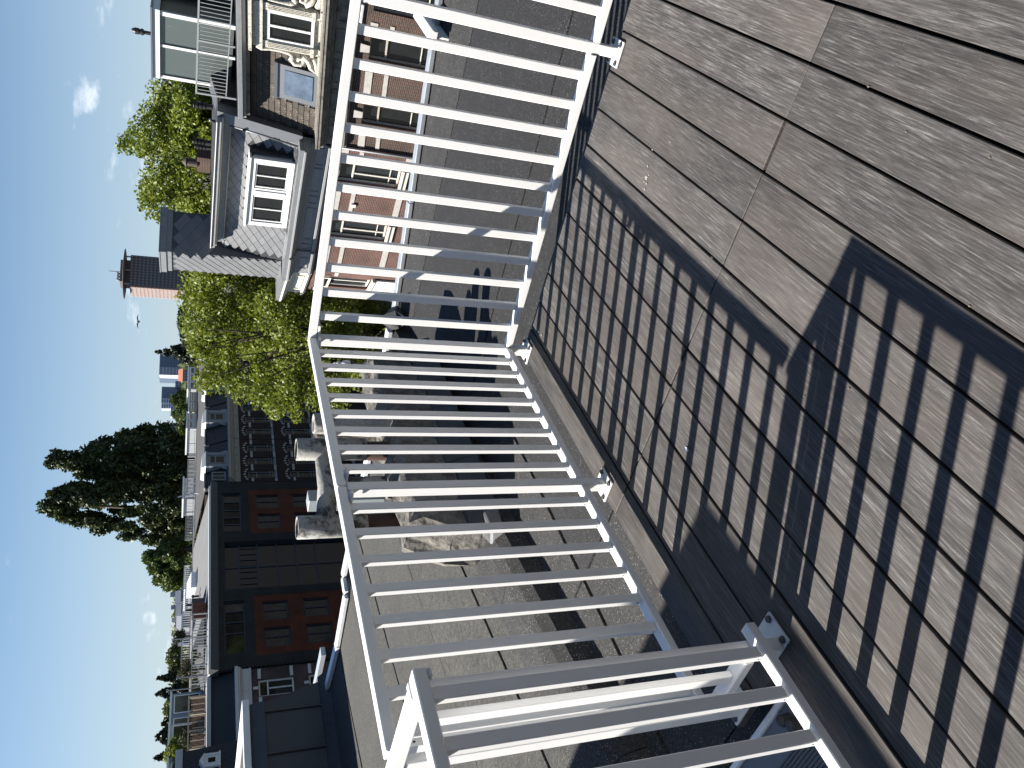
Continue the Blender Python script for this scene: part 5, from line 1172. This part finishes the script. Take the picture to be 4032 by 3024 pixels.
conifer('dark conifer between two pointed conifers', (640,2850), 700, 2856, 150, 1.2, 2600, 61)
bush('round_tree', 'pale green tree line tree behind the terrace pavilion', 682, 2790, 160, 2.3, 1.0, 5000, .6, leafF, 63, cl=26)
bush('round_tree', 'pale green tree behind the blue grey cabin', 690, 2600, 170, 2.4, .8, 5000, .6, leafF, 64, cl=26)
bush('round_tree', 'bright green shrub tree beside the slate house cornice', 690, 2965, 55, .75, .5, 4500, .13, leafA, 65, bz=.1)
bush('olive_tree', 'grey green olive tree on the roof terrace', 735, 2640, 55, .58, .5, 3000, .07, leaf_mat('olive_leaf',(.085,.088,.05),.15), 66, bz=.1)
bush('olive_tree', 'small olive shrub at the far end of the timber terrace', 735, 2905, 52, .42, .4, 2200, .07, leaf_mat('olive_leaf_dark',(.05,.07,.03),.15), 67, bz=.1)
bush('round_tree', 'dark shrub tree before the blue roofed row', 705, 2510, 60, .42, .36, 2000, .1, leafD, 68, bz=.0)
# far wood on the horizon: one soft mass
g = np.random.default_rng(77); cs = []; rs = []
for i in range(260):
    y = 1150+1900*g.random(); x = 722-.0*y - .0337*(y-1500) + g.normal()*6; d = 260+g.random()*160; p = P(x-8, y, d); cs.append((p.x,p.y,p.z-4.2)); rs.append((7,7,4.2))
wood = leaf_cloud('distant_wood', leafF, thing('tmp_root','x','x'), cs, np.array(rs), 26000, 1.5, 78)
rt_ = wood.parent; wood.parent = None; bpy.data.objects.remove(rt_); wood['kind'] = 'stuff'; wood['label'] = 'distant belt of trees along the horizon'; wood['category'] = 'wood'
# ================================================================== far skyline
def tower_frame(px, py0, d): return None
def facing_fac(px, py, d, yaw):
    """facade plane through the pixel at distance d, turned by yaw from facing the viewer"""
    p = at_dist(px, py, d); n = Vector((-p.x,-p.y,0)).normalized(); n.rotate(Matrix.Rotation(yaw,3,'Z')); a = Vector((-n.y, n.x, 0))
    return Fac(p, a)
def tower(name, label, y0, y1, xtop, d, depth, mat_front, mat_side, yaw, rows, cols, win_m, band=None, cap=None, base=-13, side=True, xbase=760):
    """y0 = right edge, y1 = left edge of the front in the photograph"""
    F = facing_fac(700, (y0+y1)/2, d, yaw); s0, _ = F.sz(700, y1); s1, _ = F.sz(700, y0); _, zt = F.sz(xtop, (y0+y1)/2); _, zb = F.sz(xbase, (y0+y1)/2)
    o = thing(name, label, 'building', (*F.P((s0+s1)/2,0,-depth/2)[:2], base))
    b = MB(); F.box(b, s0, s1, base, zt, -depth, 0); body = b.build('body', mat_front, o)
    w, h = (s1-s0)/cols, (zt-zb)/rows
    for i in range(cols):
        for j in range(rows):
            plate(F, 'window', win_m, o, s0+w*(i+.16), s0+w*(i+.84), zb+h*(j+.22), zb+h*(j+.8), .02, .12)
    if band:
        for j in range(rows): plate(F, 'floor_band', band, o, s0-.05, s1+.05, zb+h*j-.08*h, zb+h*j+.10*h, .0, .3)
    return o, F, s0, s1, zb, zt
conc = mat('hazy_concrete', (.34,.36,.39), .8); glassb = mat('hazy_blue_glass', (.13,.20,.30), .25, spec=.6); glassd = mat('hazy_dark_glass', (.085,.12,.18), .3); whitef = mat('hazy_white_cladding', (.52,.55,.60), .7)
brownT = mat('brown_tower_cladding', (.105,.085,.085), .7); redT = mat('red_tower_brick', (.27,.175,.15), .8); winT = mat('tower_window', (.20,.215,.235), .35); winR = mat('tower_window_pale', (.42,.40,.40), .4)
# hotel tower with disc roof: dark face to the right, red brick face to the left
D = 560
Fb = facing_fac(600, 1062, D, math.radians(24)); Fr = None
s0, zt = Fb.sz(508, 1122); s1, _ = Fb.sz(508, 1003); _, zb = Fb.sz(740, 1060)
tw = thing('hotel_tower', 'brown and red high-rise tower with a flat disc roof and mast', 'tower', (*Fb.P((s0+s1)/2,0,-10)[:2], -13))
b = MB(); Fb.box(b, s0, s1, -13, zt, -16, 0); b.build('body', brownT, tw)
n, mrows = 11, 15; w, h = (s1-s0)/n, (zt-zb)/mrows
for i in range(n):
    for j in range(mrows): plate(Fb, 'window', winT, tw, s0+w*(i+.25), s0+w*(i+.75), zb+h*(j+.3), zb+h*(j+.75), .02, .15)
aR = -Fb.n; Frd = Fac(Fb.P(s0-.05,0,-16), (Fb.n.x, Fb.n.y))
sl, _ = Frd.sz(508, 1180)
Wd = 16
b = MB(); Frd.box(b, .1, Wd-.05, -13, zt-.3, -.02, 1.2); b.build('brick_face', redT, tw)
for i in range(9):
    for j in range(mrows): plate(Frd, 'window', winR, tw, .1+1.75*i+.4, .1+1.75*i+1.35, zb+h*(j+.28), zb+h*(j+.75), 1.22, 1.4)
cpt = Fb.P((s0+s1)/2, zt, -7)
_, zd = Fb.sz(490, 1062)
MB().lathe((cpt.x,cpt.y,zd), [(0,-.4),(14,-.2),(16.5,.2),(14,.5),(0,.7)], 28).build('disc_roof', mat('tower_disc',(.20,.17,.17),.6), tw)
for s in (s0+1,s1-1,(s0+s1)/2): MB().tube([Fb.P(s,zt,-.8), Fb.P(s,zd,-.8)], .5, 6).build('column', conc, tw)
b = MB(); Fb.box(b, s0+3, s1-3, zt, Fb.sz(472,1062)[1], -13, -2); b.build('crown_block', brownT, tw)
p0, p1 = Fb.P((s0+s1)/2+1, Fb.sz(472,1062)[1], -7), None
zm = Fb.sz(424,1062)[1]; MB().tube([p0, Vector((p0.x,p0.y,zm))], .35, 6).build('mast', conc, tw)
for k in range(3): q = Fb.P(s0+5+2*k, Fb.sz(468,1100)[1], -4); MB().lathe((q.x,q.y,q.z-.5), [(.2,0),(1.1,1.4),(1.0,2.2),(0,2.4)], 8).build('antenna', conc, tw)
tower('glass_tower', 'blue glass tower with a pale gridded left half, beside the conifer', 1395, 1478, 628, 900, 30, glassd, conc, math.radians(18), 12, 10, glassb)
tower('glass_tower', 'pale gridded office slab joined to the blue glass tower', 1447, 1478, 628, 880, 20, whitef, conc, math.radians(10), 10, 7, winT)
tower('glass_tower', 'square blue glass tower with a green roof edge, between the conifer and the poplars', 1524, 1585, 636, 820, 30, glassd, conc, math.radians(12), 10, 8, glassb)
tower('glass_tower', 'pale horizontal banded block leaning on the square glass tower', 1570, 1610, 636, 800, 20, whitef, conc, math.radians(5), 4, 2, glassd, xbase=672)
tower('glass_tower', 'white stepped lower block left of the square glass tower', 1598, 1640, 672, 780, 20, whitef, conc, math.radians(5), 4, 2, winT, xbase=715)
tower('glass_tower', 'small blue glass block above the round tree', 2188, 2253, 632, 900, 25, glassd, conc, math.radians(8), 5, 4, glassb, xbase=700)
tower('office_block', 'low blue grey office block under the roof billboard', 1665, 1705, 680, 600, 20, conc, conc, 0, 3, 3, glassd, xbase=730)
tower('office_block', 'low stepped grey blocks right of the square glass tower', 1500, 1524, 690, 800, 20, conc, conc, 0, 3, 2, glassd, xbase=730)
bb = facing_fac(665, 1680, 600, 0); s0, z1_ = bb.sz(657, 1688); s1, z0_ = bb.sz(668, 1672)
bo = thing('roof_billboard', 'small red and white billboard on a post above the far trees', 'billboard', bb.P((s0+s1)/2, bb.sz(700,1680)[1], 0))
plate(bb, 'panel', mat('billboard_frame',(.30,.28,.30),.6), bo, s0, s1, z0_, z1_, -.6, 0); plate(bb, 'sign_face', mat('billboard_face',(.45,.10,.08),.6), bo, s0+.5, s1-.5, z0_+.4, z1_-.4, .01, .1); plate(bb, 'post', conc, bo, (s0+s1)/2-.3, (s0+s1)/2+.3, bb.sz(690,1680)[1], z0_-.01, -.5, -.1)
# far blue-roofed terrace row
blueR = mat('blue_grey_far_roof', (.085,.105,.15), .6, noise=(.5,.2,(1,1,1))); farw = mat('far_wall', (.34,.33,.32), .8)
for i, (ya, yb, xt, lab) in enumerate(((2330,2380,688,'far house with blue slate roof next to the round tree'),(2380,2430,690,'far house with blue slate roof and pale dormers'),(2430,2490,692,'far grey house with white gable among the blue roofs'),(2490,2550,700,'far house with dark roof behind the olive tree'))):
    F = facing_fac(720, (ya+yb)/2, 130+6*i, math.radians(-8)); s0, zt = F.sz(xt, yb); s1, _ = F.sz(xt, ya)
    o = thing('far_house', lab, 'house', (*F.P((s0+s1)/2,0,-4)[:2], -13)); zm_ = zt-2.1
    plate(F, 'wall', farw, o, s0+.05, s1-.05, -13, zm_, -8, 0)
    mb = MB(); mb.hexa([F.P(s0,zm_+.01,-8),F.P(s1,zm_+.01,-8),F.P(s1,zm_+.01,.2),F.P(s0,zm_+.01,.2),F.P(s0,zt,-6),F.P(s1,zt,-6),F.P(s1,zt,-1.6),F.P(s0,zt,-1.6)]); mb.build('roof', blueR if i != 2 else conc, o)
    for k in range(2):
        a = s0+(s1-s0)*(.2+.4*k); plate(F, 'dormer', farw, o, a, a+.9, zm_+.2, zm_+1.3, -2, .25); plate(F, 'window', glassd, o, a+.15, a+.75, zm_+.35, zm_+1.15, .2505, .3)
    plate(F, 'chimney', farw, o, s1-1.2, s1-.6, zt, zt+.7, -4, -3.2)
for i, (ya, yb, xt, dd_, lab) in enumerate(((1455,1500,700,150,'far terracotta roofed house below the glass towers'),(1180,1250,742,70,'far white house seen past the street tree'),(1250,1330,748,75,'far pale roof house right of the conifer'))):
    F = facing_fac(740, (ya+yb)/2, dd_, 0); s0, zt = F.sz(xt, yb); s1, _ = F.sz(xt, ya)
    o = thing('far_house', lab, 'house', (*F.P((s0+s1)/2,0,-4)[:2], -13)); m_ = (mat('far_terracotta',(.32,.12,.07),.8), farw, farw)[i]
    plate(F, 'wall', farw, o, s0, s1, -13, zt-.8, -6, 0)
    mb = MB(); mb.hexa([F.P(s0-.2,zt-.79,-6.2),F.P(s1+.2,zt-.79,-6.2),F.P(s1+.2,zt-.79,.3),F.P(s0-.2,zt-.79,.3),F.P(s0,zt,-4),F.P(s1,zt,-4),F.P(s1,zt,-2),F.P(s0,zt,-2)]); mb.build('roof', m_, o)
    for k in range(4): a = s0+(s1-s0)*(.06+.24*k); plate(F, 'window', glassd, o, a, a+(s1-s0)*.14, zt-2.4, zt-1.2, .001, .05)
# ================================================================== street furniture, bird
lp = at_dist(1378, 1432, 30)
lamp = thing('street_lamp', 'street lamp with white opal lantern and ball finial seen below the roof edge', 'lamp', (lp.x, lp.y, -13))
MB().lathe((lp.x,lp.y,lp.z), [(.05,-.02),(.12,0),(.15,.14),(.13,.26),(.05,.33),(.03,.36),(.075,.40),(.085,.46),(.06,.52),(.02,.54),(.045,.57),(.03,.62),(0,.63)], 16).build('lantern', mat('opal_lantern',(.72,.72,.70),.4), lamp, smooth=True)
MB().tube([(lp.x,lp.y,-13),(lp.x,lp.y,-11.8),(lp.x,lp.y,lp.z)], [.12,.08,.05], 10).build('pole', mat('dark_green_pole',(.02,.03,.025),.5), lamp, smooth=True)
bp_ = at_dist(546, 1266, 70)
bird = thing('seagull', 'seagull gliding in the sky left of the brown tower', 'bird', bp_)
mb = MB(); rr_ = RIGHT; uu = Vector((0,0,1))
def bpt(a, b, c=0): return bp_+rr_*a+uu*b+FWD*c
mb.tube([bpt(-.05,-.02,-.28), bpt(0,0,-.12), bpt(0,.01,.1), bpt(0,0,.3)], [.02,.075,.07,.015], 8)
for sg in (-1,1):
    pts = [(0,.02),(sg*.26,.10),(sg*.60,.04)]
    for (a, b) in zip(pts[:-1], pts[1:]):
        w0, w1 = (.10,.09) if a == pts[0] else (.09,.015)
        mb.hexa([bpt(a[0],a[1]-.01,-w0),bpt(b[0],b[1]-.01,-w1),bpt(b[0],b[1]-.01,w1),bpt(a[0],a[1]-.01,w0),bpt(a[0],a[1]+.01,-w0),bpt(b[0],b[1]+.01,-w1),bpt(b[0],b[1]+.01,w1),bpt(a[0],a[1]+.01,w0)])
mb.build('body', mat('gull_grey',(.22,.22,.23),.8), bird)
# ================================================================== unseen dark block added behind the terrace to cut the sky's fill light
blocker = thing('sky_fill_blocker', 'added dark brick block behind the terrace that holds back sky light', 'building', (5.5, 0, 0))
rb = brick_mat('blocker_brick', (.036,.036,.037), (.028,.028,.029), (.034,.034,.034), Fac((0,0), (0,1)))
MB().box(2.42, 8, -8, 2.9, -13, 7.2).build('wall', rb, blocker); MB().box(2.36, 8.1, -8.1, 2.96, 7.201, 7.4).build('roof', bit_dark, blocker)
MB().box(2.39, 2.419, -.6, .4, .02, 2.1).build('door', navy, blocker)
for y in (-3.2, 1.2): MB().box(2.39, 2.419, y, y+1.2, .9, 2.1).build('window', glass, blocker)
# ================================================================== street level
ground = MB().add([(-6000,-6000,-13),(6000,-6000,-13),(6000,6000,-13),(-6000,6000,-13)], [(0,1,2,3)]).build('ground', mat('street_ground',(.055,.052,.05),.9,noise=(.4,.2,(1,1,1))), kind='structure')
